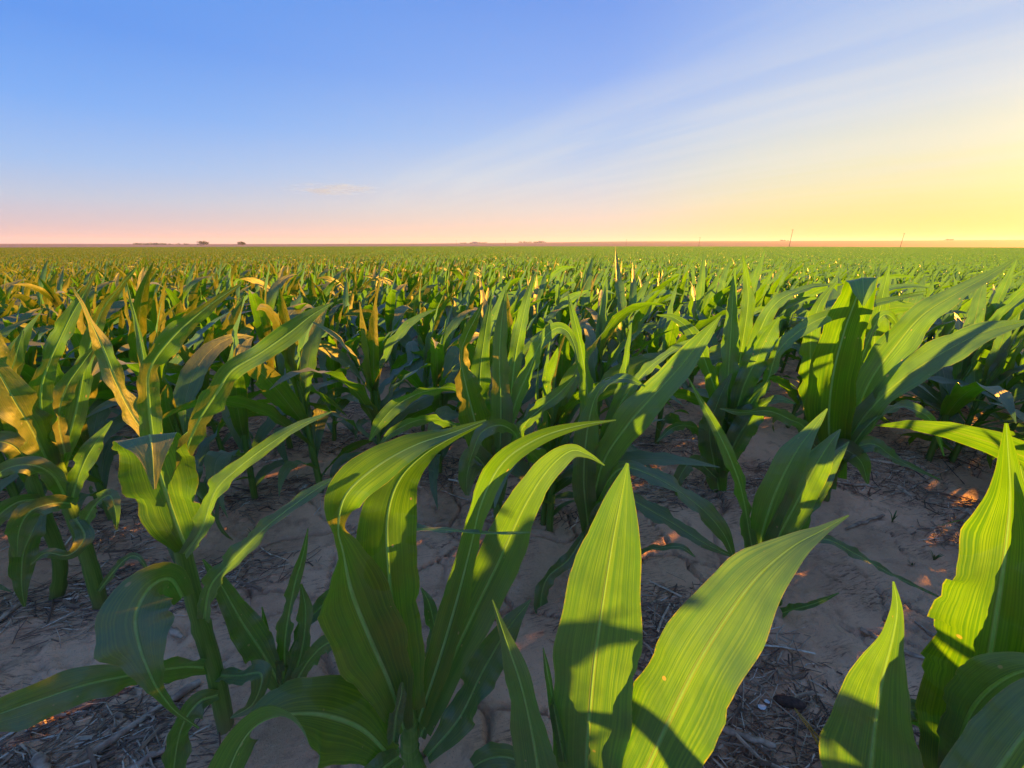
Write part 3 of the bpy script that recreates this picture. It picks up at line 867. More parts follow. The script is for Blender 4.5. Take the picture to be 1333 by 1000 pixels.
hero_plant((0.275, 1.19), [(766, 695, 1.19), (766, 660, 1.19), (767, 620, 1.18), (768, 590, 1.18)], [
    [(768, 630, 1.19, 26, 20), (768, 565, 1.18, 38, 20), (764, 505, 1.17, 32, 20), (756, 452, 1.17, 25, 15), (748, 417, 1.17, 15, 10), (739, 382, 1.17, 2, 0)],
    {'c': [(772, 650, 1.14, 18, 5), (787, 598, 1.09, 46, 5), (818, 552, 1.04, 64, 0), (850, 516, 1.02, 62, 0), (885, 478, 1.0, 50, 0), (915, 440, .99, 28, 0), (939, 410, .98, 2, 0)], 'rip': 0.06, 'nw': 10, 'fold': 0.18},
    [(766, 690, 1.15, 26, 0), (760, 625, 1.11, 50, 0), (764, 565, 1.09, 46, 5), (774, 520, 1.08, 34, 30), (790, 499, 1.06, 28, 45), (815, 493, 1.04, 22, 30), (840, 503, 1.03, 2, 0)],
    [(778, 610, 1.2, 16, 20), (803, 535, 1.18, 32, 20), (838, 486, 1.17, 26, 30), (875, 457, 1.16, 19, 30), (918, 435, 1.15, 2, 0)],
    [(772, 660, 1.15, 14, 0), (805, 612, 1.08, 24, 30), (850, 620, 1.02, 36, 30), (905, 655, .98, 42, 25), (940, 692, .96, 32, 10), (956, 727, .95, 6, 0)],
    [(772, 680, 1.14, 16, 0), (805, 648, 1.08, 28, 20), (860, 672, 1.02, 38, 15), (915, 706, .97, 20, 10), (964, 729, .95, 2, 0)],
    [(764, 690, 1.16, 12, 0), (740, 728, 1.08, 28, 40), (712, 753, 1.02, 28, 40), (704, 790, .98, 36, 10), (714, 840, .97, 28, 0), (727, 872, .97, 2, 0)],
    [(768, 720, 1.15, 30, 0), (778, 690, 1.10, 46, 10), (790, 665, 1.06, 40, 20), (810, 700, 1.02, 30, 10), (815, 740, 1.0, 4, 0)],
    [(770, 640, 1.2, 18, 10), (790, 570, 1.22, 34, 20), (808, 520, 1.23, 30, 20), (815, 470, 1.24, 16, 20), (822, 420, 1.25, 2, 0)],
    [(772, 690, 1.15, 12, 0), (810, 725, 1.0, 22, 40), (850, 715, .96, 24, 50), (885, 712, .94, 14, 30), (905, 725, .93, 2, 0)],
], 'maize plant with one broad diagonal leaf half yellow in sun and pointing up right', 11, (0.018, 0.014))

hero_plant((0.99, 1.64), [(936, 610, 1.63), (940, 570, 1.62), (944, 535, 1.62)], [
    {'c': [(943, 575, 1.62, 24, 0), (947, 505, 1.6, 40, 0), (951, 440, 1.6, 30, 0), (954, 390, 1.6, 18, 10), (957, 349, 1.6, 2, 0)], 'fold': 0.4},
    [(953, 555, 1.64, 20, 0), (963, 470, 1.64, 26, 0), (973, 400, 1.65, 25, 10), (972, 362, 1.66, 13, 0), (967, 333, 1.66, 2, 0)],
    [(953, 570, 1.6, 20, 0), (965, 512, 1.56, 36, 0), (985, 467, 1.54, 44, -5), (1000, 436, 1.53, 36, 0), (1014, 413, 1.52, 4, 0)],
    [(950, 585, 1.58, 20, 10), (972, 535, 1.54, 40, 20), (998, 498, 1.5, 34, 40), (1015, 455, 1.5, 26, 30), (1058, 420, 1.5, 28, 20), (1110, 402, 1.5, 20, 15), (1160, 390, 1.52, 11, 10), (1202, 383, 1.54, 2, 0)],
    [(937, 645, 1.6, 24, 0), (930, 605, 1.58, 46, 0), (924, 562, 1.56, 46, 5), (935, 522, 1.55, 32, 10), (952, 486, 1.55, 4, 0)],
    [(938, 620, 1.58, 16, 0), (960, 570, 1.52, 46, 10), (985, 535, 1.5, 40, 20), (1010, 520, 1.48, 20, 20), (1035, 525, 1.47, 2, 0)],
    [(940, 600, 1.62, 14, 0), (910, 560, 1.58, 26, 30), (880, 555, 1.55, 22, 30), (855, 575, 1.54, 2, 0)],
    [(947, 560, 1.66, 20, 0), (925, 490, 1.67, 30, 10), (905, 440, 1.68, 26, 20), (880, 415, 1.69, 14, 20), (855, 410, 1.7, 2, 0)],
    [(936, 625, 1.6, 16, 0), (905, 600, 1.5, 30, 30), (885, 620, 1.46, 26, 10), (880, 645, 1.45, 4, 0)],
    [(940, 560, 1.62, 20, 0), (985, 440, 1.6, 26, 20), (1010, 395, 1.6, 24, 30), (1050, 375, 1.6, 16, 30), (1085, 370, 1.6, 2, 0)],
], 'maize plant with two thin spires and a broad low leaf in front of its stalk', 12, (0.018, 0.015))

hero_plant((0.86, 0.985), [(1008, 760, .98), (1004, 730, .97), (998, 705, .96)], [
    {'c': [(986, 735, .95, 26, 0), (993, 692, .94, 52, 10), (1010, 640, .93, 60, 15), (1034, 592, .93, 50, 15), (1057, 560, .94, 26, 10), (1077, 532, .95, 2, 0)], 'rip': 0.06, 'fold': 0.35},
    {'c': [(998, 735, .93, 24, 0), (1013, 700, .92, 46, -5), (1038, 652, .91, 58, -5), (1062, 606, .91, 50, -5), (1081, 576, .92, 22, 0), (1094, 559, .93, 2, 0)], 'rip': 0.06},
    [(986, 742, .95, 22, 20), (977, 700, .94, 32, 30), (966, 640, .93, 28, 30), (948, 590, .93, 24, 25), (925, 545, .94, 17, 20), (896, 492, .96, 2, 0)],
    {'c': [(1004, 805, .97, 12, 10), (1028, 795, .93, 30, 40), (1060, 786, .90, 12, 40), (1092, 772, .88, 2, 20)], 'rip': 0.2},
    {'c': [(1002, 810, .97, 14, 10), (975, 850, .90, 44, 50), (1000, 842, .87, 26, 40), (1035, 845, .85, 20, 20), (1057, 860, .84, 3, 0)], 'rip': 0.2},
    [(1005, 735, .97, 12, 0), (1065, 702, .95, 16, 40), (1115, 722, .93, 22, 55), (1165, 750, .92, 16, 40), (1224, 778, .92, 2, 0)],
    [(1000, 790, .98, 14, 0), (975, 830, .92, 40, 20), (955, 880, .87, 44, 10), (940, 920, .84, 30, 0), (930, 950, .83, 4, 0)],
    [(1006, 760, .99, 14, 0), (1040, 690, 1.0, 36, 20), (1060, 640, 1.01, 40, 10), (1085, 600, 1.02, 24, 10), (1105, 575, 1.03, 2, 0)],
], 'short maize plant of three upright narrow leaves growing beside the wide bare strip', 13, (0.017, 0.014))

hero_plant((1.43, 1.55), [(1079, 620, 1.54), (1082, 590, 1.53), (1086, 560, 1.52)], [
    {'c': [(1086, 620, 1.52, 34, 0), (1079, 555, 1.5, 68, 5), (1084, 492, 1.48, 72, 5), (1099, 432, 1.47, 64, 0), (1114, 390, 1.455, 54, 0), (1121, 367, 1.44, 48, 0), (1123, 362, 1.41, 42, 0), (1124, 380, 1.375, 28, 0), (1124, 398, 1.36, 3, 0)], 'rip': 0.1, 'nw': 10, 'nl': 44, 'fold': 0.4, 'wide': 0.72, 'twist': 8, 'flip': True},
    {'c': [(1095, 585, 1.5, 22, 0), (1130, 502, 1.46, 46, 0), (1166, 450, 1.44, 60, 0), (1200, 411, 1.43, 48, 5), (1240, 385, 1.43, 36, 5), (1285, 360, 1.44, 19, 0), (1323, 336, 1.45, 2, 0)], 'nw': 10, 'rip': 0.08},
    {'c': [(1092, 600, 1.5, 22, 0), (1118, 552, 1.45, 44, 0), (1148, 517, 1.42, 34, 25), (1185, 486, 1.4, 54, 0), (1235, 455, 1.38, 62, 0), (1285, 431, 1.37, 38, 0), (1345, 417, 1.37, 3, 0)], 'nw': 10, 'rip': 0.08},
    [(1090, 610, 1.48, 14, 0), (1128, 556, 1.42, 20, 30), (1165, 530, 1.4, 28, 40), (1195, 535, 1.38, 23, 25), (1216, 553, 1.37, 13, 10), (1229, 594, 1.37, 2, 0)],
    [(1078, 625, 1.5, 16, 0), (1098, 592, 1.45, 28, 20), (1135, 578, 1.42, 32, 25), (1167, 598, 1.4, 19, 20), (1224, 625, 1.38, 2, 0)],
    [(1078, 612, 1.5, 12, 0), (1050, 560, 1.46, 24, 20), (1028, 546, 1.44, 24, 40), (1000, 535, 1.43, 24, 30), (965, 537, 1.43, 15, 20), (937, 532, 1.43, 2, 0)],
    [(1110, 500, 1.54, 14, 20), (1134, 435, 1.52, 17, 30), (1150, 410, 1.51, 17, 40), (1165, 418, 1.5, 12, 20), (1169, 437, 1.5, 2, 0)],
    [(1078, 635, 1.52, 24, 0), (1075, 605, 1.47, 48, 0), (1095, 585, 1.44, 44, 10), (1120, 600, 1.42, 30, 10), (1130, 630, 1.41, 4, 0)],
    [(1082, 600, 1.55, 24, 0), (1060, 520, 1.56, 44, 20), (1055, 450, 1.57, 36, 20), (1065, 400, 1.58, 20, 10), (1090, 365, 1.59, 3, 0)],
    [(1090, 560, 1.56, 20, 0), (1130, 490, 1.56, 44, 10), (1140, 430, 1.57, 40, 10), (1150, 380, 1.58, 16, 10), (1158, 345, 1.59, 2, 0)],
    [(1080, 610, 1.5, 14, 0), (1055, 575, 1.46, 24, 30), (1030, 585, 1.44, 20, 20), (1015, 610, 1.43, 3, 0)],
], 'maize plant with a squared-off bent top leaf and two long sunlit leaves', 14, (0.020, 0.016))
HEROES = np.array([(-0.685, .63), (-.505, .70), (-.2, .55), (.105, .47), (.69, .37), (.925, .475), (.8, .2), (-1.31, .965), (-1.5, 1.0), (-.05, 1.21), (.275, 1.19), (.99, 1.64), (.86, .985), (1.43, 1.55)])

# ------------------------------------------------------------------ the field: kinds of plants
WIND = unit(np.array([0.95, -0.10, 0.0]))


def grow(seed):
    """a young maize plant at the origin: list of leaf controls and a stalk"""
    g = np.random.default_rng(seed)
    n = int(g.integers(9, 12))
    plane = g.uniform(-0.9, 0.9)
    top = g.uniform(0.40, 0.50)
    leanx, leany = g.normal(0.02, 0.02), g.normal(0, 0.02)
    leaves = []
    for i in range(n):
        t = i / (n - 1)
        z0 = 0.05 + (top - 0.05) * t ** 0.9
        az = plane + math.pi * (i % 2) + g.normal(0, 0.35)
        top3 = i >= n - 4
        L = (0.26 + 0.40 * math.sin(math.pi * min(1, 0.12 + 0.72 * t))) * g.uniform(0.85, 1.15)
        el = R(34 + 44 * t + g.normal(0, 7))
        bend = R(max(5, 115 - 80 * t + g.normal(0, 26)))
        W = (0.046 + 0.046 * math.sin(math.pi * (0.15 + 0.62 * t))) * g.uniform(0.85, 1.15)
        fold = 0.30
        if top3:
            el = R(g.uniform(70, 89))
            bend = R(abs(g.normal(0, 48)))
            L = g.uniform(0.40, 0.56)
            W *= 0.78
            fold = 0.55
        if i < 2:
            L *= 0.7
            W *= 0.7
        tw = R(g.normal(0, 75))
        g_w = g.uniform(0.25, 0.75)
        K = 9
        p = np.array([leanx * z0 / top, leany * z0 / top, z0])
        P, S = [p], []
        for k in range(K + 1):
            s = k / K
            e = el - bend * s ** 1.5
            d = np.array([math.cos(e) * math.sin(az), math.cos(e) * math.cos(az), math.sin(e)])
            d = unit(d + WIND * (g_w * s))
            h = unit(np.cross(d, np.array([math.sin(az) * 0.2, math.cos(az) * 0.2, 1.0])))
            q = np.cross(h, d)
            a = tw * s
            S.append(math.cos(a) * h + math.sin(a) * q)
            if k < K:
                p = p + d * L / K
                P.append(p)
        s = np.linspace(0, 1, K + 1)
        prof = np.interp(s, [0, .08, .3, .5, .75, .9, 1], [.45, .66, .98, 1, .66, .30, .03])
        leaves.append((np.array(P), np.array(S), W * prof, fold, g.uniform(0.12, 0.30), int(g.integers(1e6))))
    stalk = [np.array([0, 0, -0.04]), np.array([leanx * .3, leany * .3, top * .35]), np.array([leanx * .7, leany * .7, top * .7]), np.array([leanx, leany, top * 1.05])]
    return leaves, stalk


def leaf_geo(lf, nl, nw):
    P, S, W, fold, rip, sd = lf
    C = catmull(P, nl)
    k = np.linspace(0, len(P) - 1, nl + 1)
    Si = unit(np.stack([np.interp(k, np.arange(len(P)), S[:, c]) for c in range(3)], 1))
    Wi = np.interp(k, np.arange(len(P)), W)
    return blade(C, Si, Wi, nw, fold, rip, sd)


NVAR = 14
KINDS, MID, LOW = [], [], []
for k in range(NVAR):
    lv, stalk = grow(100 + k)
    stem_me = mesh_from('stem', *[(lambda a: a)(q) for q in stem_tube(stalk, .014, .010, k, 10, 6)][:2], M_STEM, stem_tube(stalk, .014, .010, k, 10, 6)[2])
    leaf_me = []
    for lf in lv:
        V, Fq, U = leaf_geo(lf, 16, 4)
        leaf_me.append(mesh_from('leaf', V, Fq, M_LEAF, U))
    KINDS.append((stem_me, leaf_me))
    gm = [leaf_geo(lf, 9, 2) for lf in lv]
    sV, sF, sU = stem_tube(stalk, .014, .010, k, 4, 4)
    V, Fq, U = merge(gm + [(sV, sF, np.full_like(sU, 0.52))])
    MID.append(mesh_from('maize_plant_mid', V, Fq, M_LEAF, U))
    LOW.append(merge([leaf_geo(lf, 4, 2) for lf in lv[2:]]))

# where the rows stand
TILE = 10 * ROW_D
NEAR_T = 20.0
singles, tiles = [], []
g = np.random.default_rng(5)
for a in range(-70, 90):
    for b_ in range(-3, 90):
        u0, v0 = a * TILE, ROW_0 + (b_ * 10 - 2.5) * ROW_D
        c = ru * (u0 + TILE / 2) + rv * (v0 + TILE / 2)
        r = math.hypot(*c)
        az = math.degrees(math.atan2(c[0], c[1]))
        if r > 410 or not (-66 < az < 66 or (r < 26 and -80 < az < 105) or r < 6):
            continue
        if r > NEAR_T:
            tiles.append((u0, v0, r))
            continue
        for q in range(10):
            vv = v0 + (q + 0.5) * ROW_D
            u = u0 + g.uniform(0, 0.18)
            while u < u0 + TILE:
                p = ru * u + rv * (vv + g.normal(0, 0.018))
                singles.append((p[0], p[1], int(round((vv - ROW_0) / ROW_D)), u))
                u += max(0.11, g.normal(0.255, 0.07)) * (2.2 if g.random() < 0.06 else 1)

keep = []
for x, y, row, u in singles:
    if np.hypot(*(HEROES - (x, y)).T).min() < 0.17:
        continue
    if row < 0 and -2.4 < x < (2.1 if row == -1 else 1.65):
        continue                                         # the strip the camera stands in
    if row == -1 or row < -1:
        pass
    if y < -0.6:
        continue
    if row == 0 and -1.75 < x < 2.18:
        if not (0.12 < x < 0.19 or 0.50 < x < 0.58):
            continue                                     # the plants of the first row are set one by one above
    if math.hypot(x, y) < 1.15:
        continue
    keep.append((x, y, row, u))
keep += [(1.80, 0.70, -2, 1), (1.98, 0.76, -2, 1)]   # sun blockers: plants added just past the picture edge to shade the wavy-edged one
keep.append((0.15, 1.33, 0, 0.5))
keep.append((2.28, 1.93, 0, 2.7))
keep.append((2.38, 1.90, 0, 2.8))
print('single plants', len(keep), 'tiles', len(tiles))

# the three hundred largest in view are plants of their own
K = np.array([(x, y) for x, y, _, _ in keep])
pz = gh(K[:, 0], K[:, 1])
xs, ys, ds = to_px(np.c_[K, pz + 0.6])
score = np.where((ds > 0.3) & (xs > -60) & (xs < 1393) & (ys < 1150), ds, 1e6)
order = np.argsort(score)
NIND = 284
own = set(order[:NIND].tolist())
ORD = ['first', 'second', 'third', 'fourth', 'fifth', 'sixth', 'seventh', 'eighth', 'ninth', 'tenth', 'eleventh', 'twelfth', 'thirteenth']
TENS = {20: 'twenty', 30: 'thirty', 40: 'forty', 50: 'fifty', 60: 'sixty', 70: 'seventy'}


def ordinal(n):
    if n <= 13:
        return ORD[n - 1]
    if n < 20:
        return ['fourteenth', 'fifteenth', 'sixteenth', 'seventeenth', 'eighteenth', 'nineteenth'][n - 14]
    t_, u_ = n // 10 * 10, n % 10
    return TENS[t_][:-1] + 'ieth' if u_ == 0 else TENS[t_] + '-' + ORD[u_ - 1]


by_row = {}
for i in own:
    by_row.setdefault(keep[i][2], []).append(i)
for row, ids in sorted(by_row.items()):
    ids.sort(key=lambda i: xs[i])
    for j, i in enumerate(ids):
        x, y, _, _ = keep[i]
        k = int(g.integers(NVAR))
        root = bpy.data.objects.new('maize_plant', None)
        COL.objects.link(root)
        root.empty_display_size = 0.05
        root.location = (x, y, float(soil_z(x, y)))
        root.rotation_euler = (g.normal(0, .05), g.normal(0, .05), g.normal(0, 0.35))
        s = g.uniform(0.86, 1.15)
        root.scale = (s, s, s)
        rn = max(0, row)
        lab = 'maize plant in the %s row, %s counting from the left' % (ORD[rn] if rn < 13 else 'farthest', ordinal(j + 1))
        if row < 0:
            lab = 'maize plant %s the camera, %s counting from the left' % ('beside' if row == -1 else 'at the very edge nearest', ordinal(j + 1))
        tag(root, lab, 'maize plant', 'maize plants of the %s row' % (ORD[rn] if rn < 13 else 'far'))
        link('stem', KINDS[k][0], root)
        for me in KINDS[k][1]:
            link('leaf', me, root)

# ------------------------------------------------------------------ the rest of the field, one object
tile_src = []
for k in range(5):
    tg = np.random.default_rng(900 + k)
    parts = []
    for q in range(10):
        u = tg.uniform(0, 0.18)
        while u < TILE:
            V, Fq, U = LOW[int(tg.integers(NVAR))]
            th = tg.normal(0, 0.35) + ROW_A * 0
            s = tg.uniform(0.8, 1.2)
            c, s_ = math.cos(th - ROW_A), math.sin(th - ROW_A)
            W = np.c_[(V[:, 0] * c - V[:, 1] * s_) * s + u, (V[:, 0] * s_ + V[:, 1] * c) * s + (q + 0.5) * ROW_D + tg.normal(0, .02), V[:, 2] * s]
            parts.append((W, Fq, U))
            u += max(0.11, tg.normal(0.25, 0.07))
    V, Fq, U = merge(parts)
    V = V - np.array([TILE / 2, TILE / 2, 0])
    tile_src.append(bpy.data.objects.new('maize_patch', mesh_from('maize_patch', V, Fq, M_LEAF, U)))
mid_src = [bpy.data.objects.new('maize_mid', me) for me in MID]

pts, var, rot, scl = [], [], [], []
for i, (x, y, row, u) in enumerate(keep):
    if i in own:
        continue
    pts.append((x, y, float(gh(x, y))))
    var.append(int(g.integers(NVAR)))
    rot.append((0, 0, g.normal(0, .35)))
    scl.append(g.uniform(.84, 1.18))
for u0, v0, r in tiles:
    c = ru * (u0 + TILE / 2) + rv * (v0 + TILE / 2)
    z = float(gh(*c))
    e = 2.0
    sx = (float(gh(c[0] + e, c[1])) - float(gh(c[0] - e, c[1]))) / (2 * e)
    sy = (float(gh(c[0], c[1] + e)) - float(gh(c[0], c[1] - e))) / (2 * e)
    su, sv = sx * ru[0] + sy * ru[1], sx * rv[0] + sy * rv[1]
    pts.append((c[0], c[1], z))
    var.append(NVAR + int(g.integers(5)))
    rot.append((math.atan(sv), -math.atan(su), ROW_A))
    scl.append(1.0)

me = bpy.data.meshes.new('maize_field')
me.from_pydata([tuple(p) for p in pts], [], [])
a = me.attributes.new('variant', 'INT', 'POINT')
a.data.foreach_set('value', np.array(var, np.int32))
a = me.attributes.new('turn', 'FLOAT_VECTOR', 'POINT')
a.data.foreach_set('vector', np.array(rot, np.float32).ravel())
a = me.attributes.new('size', 'FLOAT', 'POINT')
a.data.foreach_set('value', np.array(scl, np.float32))
field = link('maize_field', me)
tag(field, 'dense green maize canopy stretching from the middle distance to the far field edge', 'maize crop', kind='stuff')
ng = bpy.data.node_groups.new('maize_field', 'GeometryNodeTree')
ng.interface.new_socket('Geometry', in_out='INPUT', socket_type='NodeSocketGeometry')
ng.interface.new_socket('Geometry', in_out='OUTPUT', socket_type='NodeSocketGeometry')
gi, go = ng.nodes.new('NodeGroupInput'), ng.nodes.new('NodeGroupOutput')
jn = ng.nodes.new('GeometryNodeJoinGeometry')


def named(nm, ty):
    nd = ng.nodes.new('GeometryNodeInputNamedAttribute')
    nd.data_type = ty
    nd.inputs[0].default_value = nm
    return next(o for o in nd.outputs if o.enabled)


va, ta, sa_ = named('variant', 'INT'), named('turn', 'FLOAT_VECTOR'), named('size', 'FLOAT')
for k, ob in enumerate(mid_src + tile_src):
    oi = ng.nodes.new('GeometryNodeObjectInfo')
    oi.inputs['Object'].default_value = ob
    cm = ng.nodes.new('FunctionNodeCompare')
    cm.data_type = 'INT'
    cm.operation = 'EQUAL'
    ci = [s for s in cm.inputs if s.type == 'INT']
    ng.links.new(va, ci[0])
    ci[1].default_value = k
    io = ng.nodes.new('GeometryNodeInstanceOnPoints')
    ng.links.new(gi.outputs[0], io.inputs['Points'])
    ng.links.new(cm.outputs[0], io.inputs['Selection'])
    ng.links.new(oi.outputs['Geometry'], io.inputs['Instance'])
    ng.links.new(ta, io.inputs['Rotation'])
    ng.links.new(sa_, io.inputs['Scale'])
    ng.links.new(io.outputs[0], jn.inputs[0])
ng.links.new(jn.outputs[0], go.inputs[0])
md = field.modifiers.new('field', 'NODES')
md.node_group = ng

# ------------------------------------------------------------------ litter on the soil
def litter(n, seed, lo, hi, wlo, whi, rmax, clump):
    g = np.random.default_rng(seed)
    parts = []
    cnt = 0
    while cnt < n:
        m = 4000
        r = rmax * np.sqrt(g.random(m))
        th = g.uniform(-1.25, 1.25, m)
        x, y = r * np.sin(th), r * np.cos(th)
        s = (x * rv[0] + y * rv[1] - ROW_0) / ROW_D
        band = 0.5 + 0.5 * np.cos(2 * np.pi * (s - 0.08))            # straw lies along the rows
        dens = smooth(fbm(x * 1.7, y * 1.7, 71, 3) + 0.42 * (band - 0.45), clump, clump + 0.35) * np.clip(1.6 / (0.6 + r), 0, 1)
        ok = g.random(m) < dens
        x, y = x[ok][:n - cnt], y[ok][:n - cnt]
        k = len(x)
        cnt += k
        L = g.uniform(lo, hi, k) * (0.5 + g.random(k) ** 2)
        a = np.where(g.random(k) < 0.7, ROW_A + g.normal(0, 0.55, k), g.uniform(0, 3.14, k))
        w = g.uniform(wlo, whi, k)
        d = np.stack([np.cos(a), np.sin(a), g.normal(0, 0.10, k)], 1)
        c = np.stack([x, y, 0 * x], 1)
        sd = np.stack([-np.sin(a), np.cos(a), 0 * a], 1)
        bow = (g.normal(0, 0.08, k) * L)[:, None]
        P = np.stack([c - d * L[:, None] / 2, c + sd * bow, c + d * L[:, None] / 2], 1)
        P[..., 2] += soil_z(P[..., 0], P[..., 1]) + (w * 0.5 + g.uniform(0, 0.006, k))[:, None]
        q = sd * w[:, None] / 2
        q[:, 2] += g.normal(0, 1, k) * w / 3
        up = np.zeros((k, 3))
        up[:, 2] = w * 0.45
        V = np.concatenate([P - q[:, None], P + up[:, None], P + q[:, None]], 1).reshape(-1, 3)
        base = np.array([[0, 1, 4, 3], [1, 2, 5, 4], [3, 4, 7, 6], [4, 5, 8, 7]])
        Fq = (base[None] + 9 * np.arange(k)[:, None, None]).reshape(-1, 4)
        U = np.repeat(g.random(k) ** 1.3, 9)[:, None] * np.ones((1, 2))
        parts.append((V, Fq, U))
    return merge(parts)


V, Fq, U = litter(42000, 21, 0.015, 0.10, 0.0010, 0.0038, 6.0, -0.04)
V2, F2, U2 = litter(1500, 22, 0.05, 0.20, 0.004, 0.009, 5.0, 0.0)
V, Fq, U = merge([(V, Fq, U), (V2, F2, U2)])
tag(link('straw_litter', mesh_from('straw_litter', V, Fq, M_STRAW, U, False)), 'grey brown straw and chaff scattered over the bare soil along the rows', 'straw', kind='stuff')


def ground_at(x, y):
    d = ray(x, y)
    p = CAMP + d * (-CAM_H / d[2])
    for _ in range(3):
        z = float(soil_z(p[0], p[1]))
        p = CAMP + d * ((z - CAM_H) / d[2])
    return p


def stalk(p0, p1, rad, label, seed):
    a, b2 = ground_at(*p0), ground_at(*p1)
    g = np.random.default_rng(seed)
    n = 9
    P = np.array([a + (b2 - a) * t for t in np.linspace(0, 1, n)])
    P[:, 2] = np.maximum(soil_z(P[:, 0], P[:, 1]), np.linspace(P[0, 2], P[-1, 2], n)) + rad * 0.8
    P[:, :2] += g.normal(0, rad * 0.25, (n, 2))
    V, Fq, U = tube(P, rad * (1 + 0.18 * g.normal(0, 1, n)) * np.r_[0.7, np.ones(n - 2), 0.8], 7)
    caps = []
    V = np.vstack([V, P[0] - (P[1] - P[0]) * 0.05, P[-1]])
    m = len(V)
    ex = [[j, (j + 1) % 7, m - 2, m - 2] for j in range(7)]
    ez = [[(n - 1) * 7 + (j + 1) % 7, (n - 1) * 7 + j, m - 1, m - 1] for j in range(7)]
    c = P.mean(0)
    me = bpy.data.meshes.new('dry_stalk')
    me.from_pydata((V - c).tolist(), [], Fq.tolist() + [e[:3] for e in ex] + [e[:3] for e in ez])
    me.materials.append(M_STALK)
    for pl in me.polygons:
        pl.use_smooth = True
    tag(link('dry_stalk', me, None, c), label, 'dry stalk', 'dead stalks lying on the soil')


for i, (p0, p1, rad, lab) in enumerate([
    ((105, 995), (262, 890), .009, 'longest dead stalk, running diagonally up to the foot of the bare-stalked plant'),
    ((150, 1015), (215, 978), .008, 'short dead stalk parallel below the longest stalk at the bottom edge'),
    ((0, 578), (18, 566), .006, 'thin pale stick far back beside the straw at the frame edge'),
    ((0, 812), (28, 788), .008, 'stubby pale stalk at the frame edge under the ragged plant'),
    ((50, 985), (62, 1012), .010, 'stump end of a dead stalk poking up at the bottom edge'),
    ((208, 815), (240, 832), .009, 'whitish chunk of old stalk behind the bare-stalked plant'),
    ((938, 950), (1008, 975), .007, 'brown dead stalk under the broad leaf at the bottom edge'),
    ((1120, 820), (1152, 840), .006, 'dead stalk lying across the bare soil behind the blue-green leaf'),
    ((1165, 845), (1218, 866), .006, 'pale split stalk piece just behind the wavy-edged plant'),
    ((1085, 628), (1140, 636), .006, 'grey stalk lying flat beside the bent-top plant'),
    ((1180, 640), (1230, 620), .005, 'thin dead stalk crossing another in the straw past the bent-top plant'),
    ((985, 838), (1000, 832), .008, 'short whitish stalk end beside the short three-leaved plant'),
    ((1100, 690), (1150, 672), .007, 'dark rotting stalk half sunk in the bare strip'),
    ((860, 655), (905, 642), .005, 'thin pale stalk lying behind the diagonal-leaved plant'),
    ((575, 640), (618, 655), .004, 'thin stick in the straw left of the fan-leaved plant'),
    ((1190, 810), (1240, 850), .005, 'slim dark stalk lying down the bare strip near the wavy-edged plant'),
]):
    stalk(p0, p1, rad, lab, 300 + i)

# an old cob, husk chips, a yellowed leaf, weeds
a, b2 = ground_at(1007, 913), ground_at(1047, 922)
P = np.array([a + (b2 - a) * t for t in np.linspace(-0.05, 1.05, 12)])
P[:, 2] += 0.010
V, Fq, U = tube(P, 0.0135 * np.array([.15, .6, .85, .95, 1.05, .98, 1.03, .95, .9, .8, .55, .12]), 10)
c = P.mean(0)
tag(link('maize_cob', mesh_from('maize_cob', V - c, Fq, M_COB, U), None, c), 'dark brown old maize cob lying on the cracked soil', 'maize cob')
for i, (x, y, s, lab) in enumerate([(992, 923, .011, 'larger of two small white husk flakes near the brown cob'), (998, 916, .008, 'smaller of two small white husk flakes near the brown cob')]):
    p = ground_at(x, y)
    gg = np.random.default_rng(70 + i)
    th = np.linspace(0, 6.28, 8, endpoint=False)
    rr = s * (0.75 + 0.4 * gg.random(8))
    V = np.vstack([[0, 0, s * .35], np.c_[rr * np.cos(th), 0.7 * rr * np.sin(th), 0.002 + 0.3 * s * gg.random(8)], [[0, 0, 0]]])
    Fq = [[0, 1 + j, 1 + (j + 1) % 8] for j in range(8)] + [[9, 1 + (j + 1) % 8, 1 + j] for j in range(8)]
    me = bpy.data.meshes.new('husk_flake')
    me.from_pydata(V.tolist(), [], Fq)
    me.materials.append(M_CHIP)
    tag(link('husk_flake', me, None, p + np.array([0, 0, .004])), lab, 'husk flake')

p0 = ground_at(1075, 985)
V, Fq, U = hero_leaf([(1078, 990, .60, 10, 0), (1066, 965, .60, 12, 20), (1052, 945, .61, 9, 30), (1034, 922, .63, 2, 0)], seed=5, nl=16, nw=4)
tag(link('dead_leaf', mesh_from('dead_leaf', V - p0, Fq, M_YELLOW, U), None, p0), 'narrow yellow dead leaf curling up beside the brown cob', 'dead leaf')


def weed(x, y, h, n, label, seed):
    g = np.random.default_rng(seed)
    o = ground_at(x, y)
    root = bpy.data.objects.new('grass_weed', None)
    COL.objects.link(root)
    root.location = o
    tag(root, label, 'weed', 'weed seedlings on the bare soil')
    for i in range(n):
        az = g.uniform(0, 6.28)
        k = 6
        P, S = [], []
        p = np.zeros(3)
        el = g.uniform(0.8, 1.5)
        for s in np.linspace(0, 1, k):
            e = el - s * g.uniform(.3, 1.0)
            d = np.array([math.cos(e) * math.sin(az), math.cos(e) * math.cos(az), math.sin(e)])
            P.append(p.copy())
            S.append((math.cos(az), -math.sin(az), 0))
            p = p + d * h / k
        V, Fq, U = blade(np.array(P), np.array(S, float), 0.005 * np.array([.7, 1, 1, .8, .5, .06]), 2, .3, .05, i)
        link('blade', mesh_from('blade', V, Fq, M_WEED, U), root)


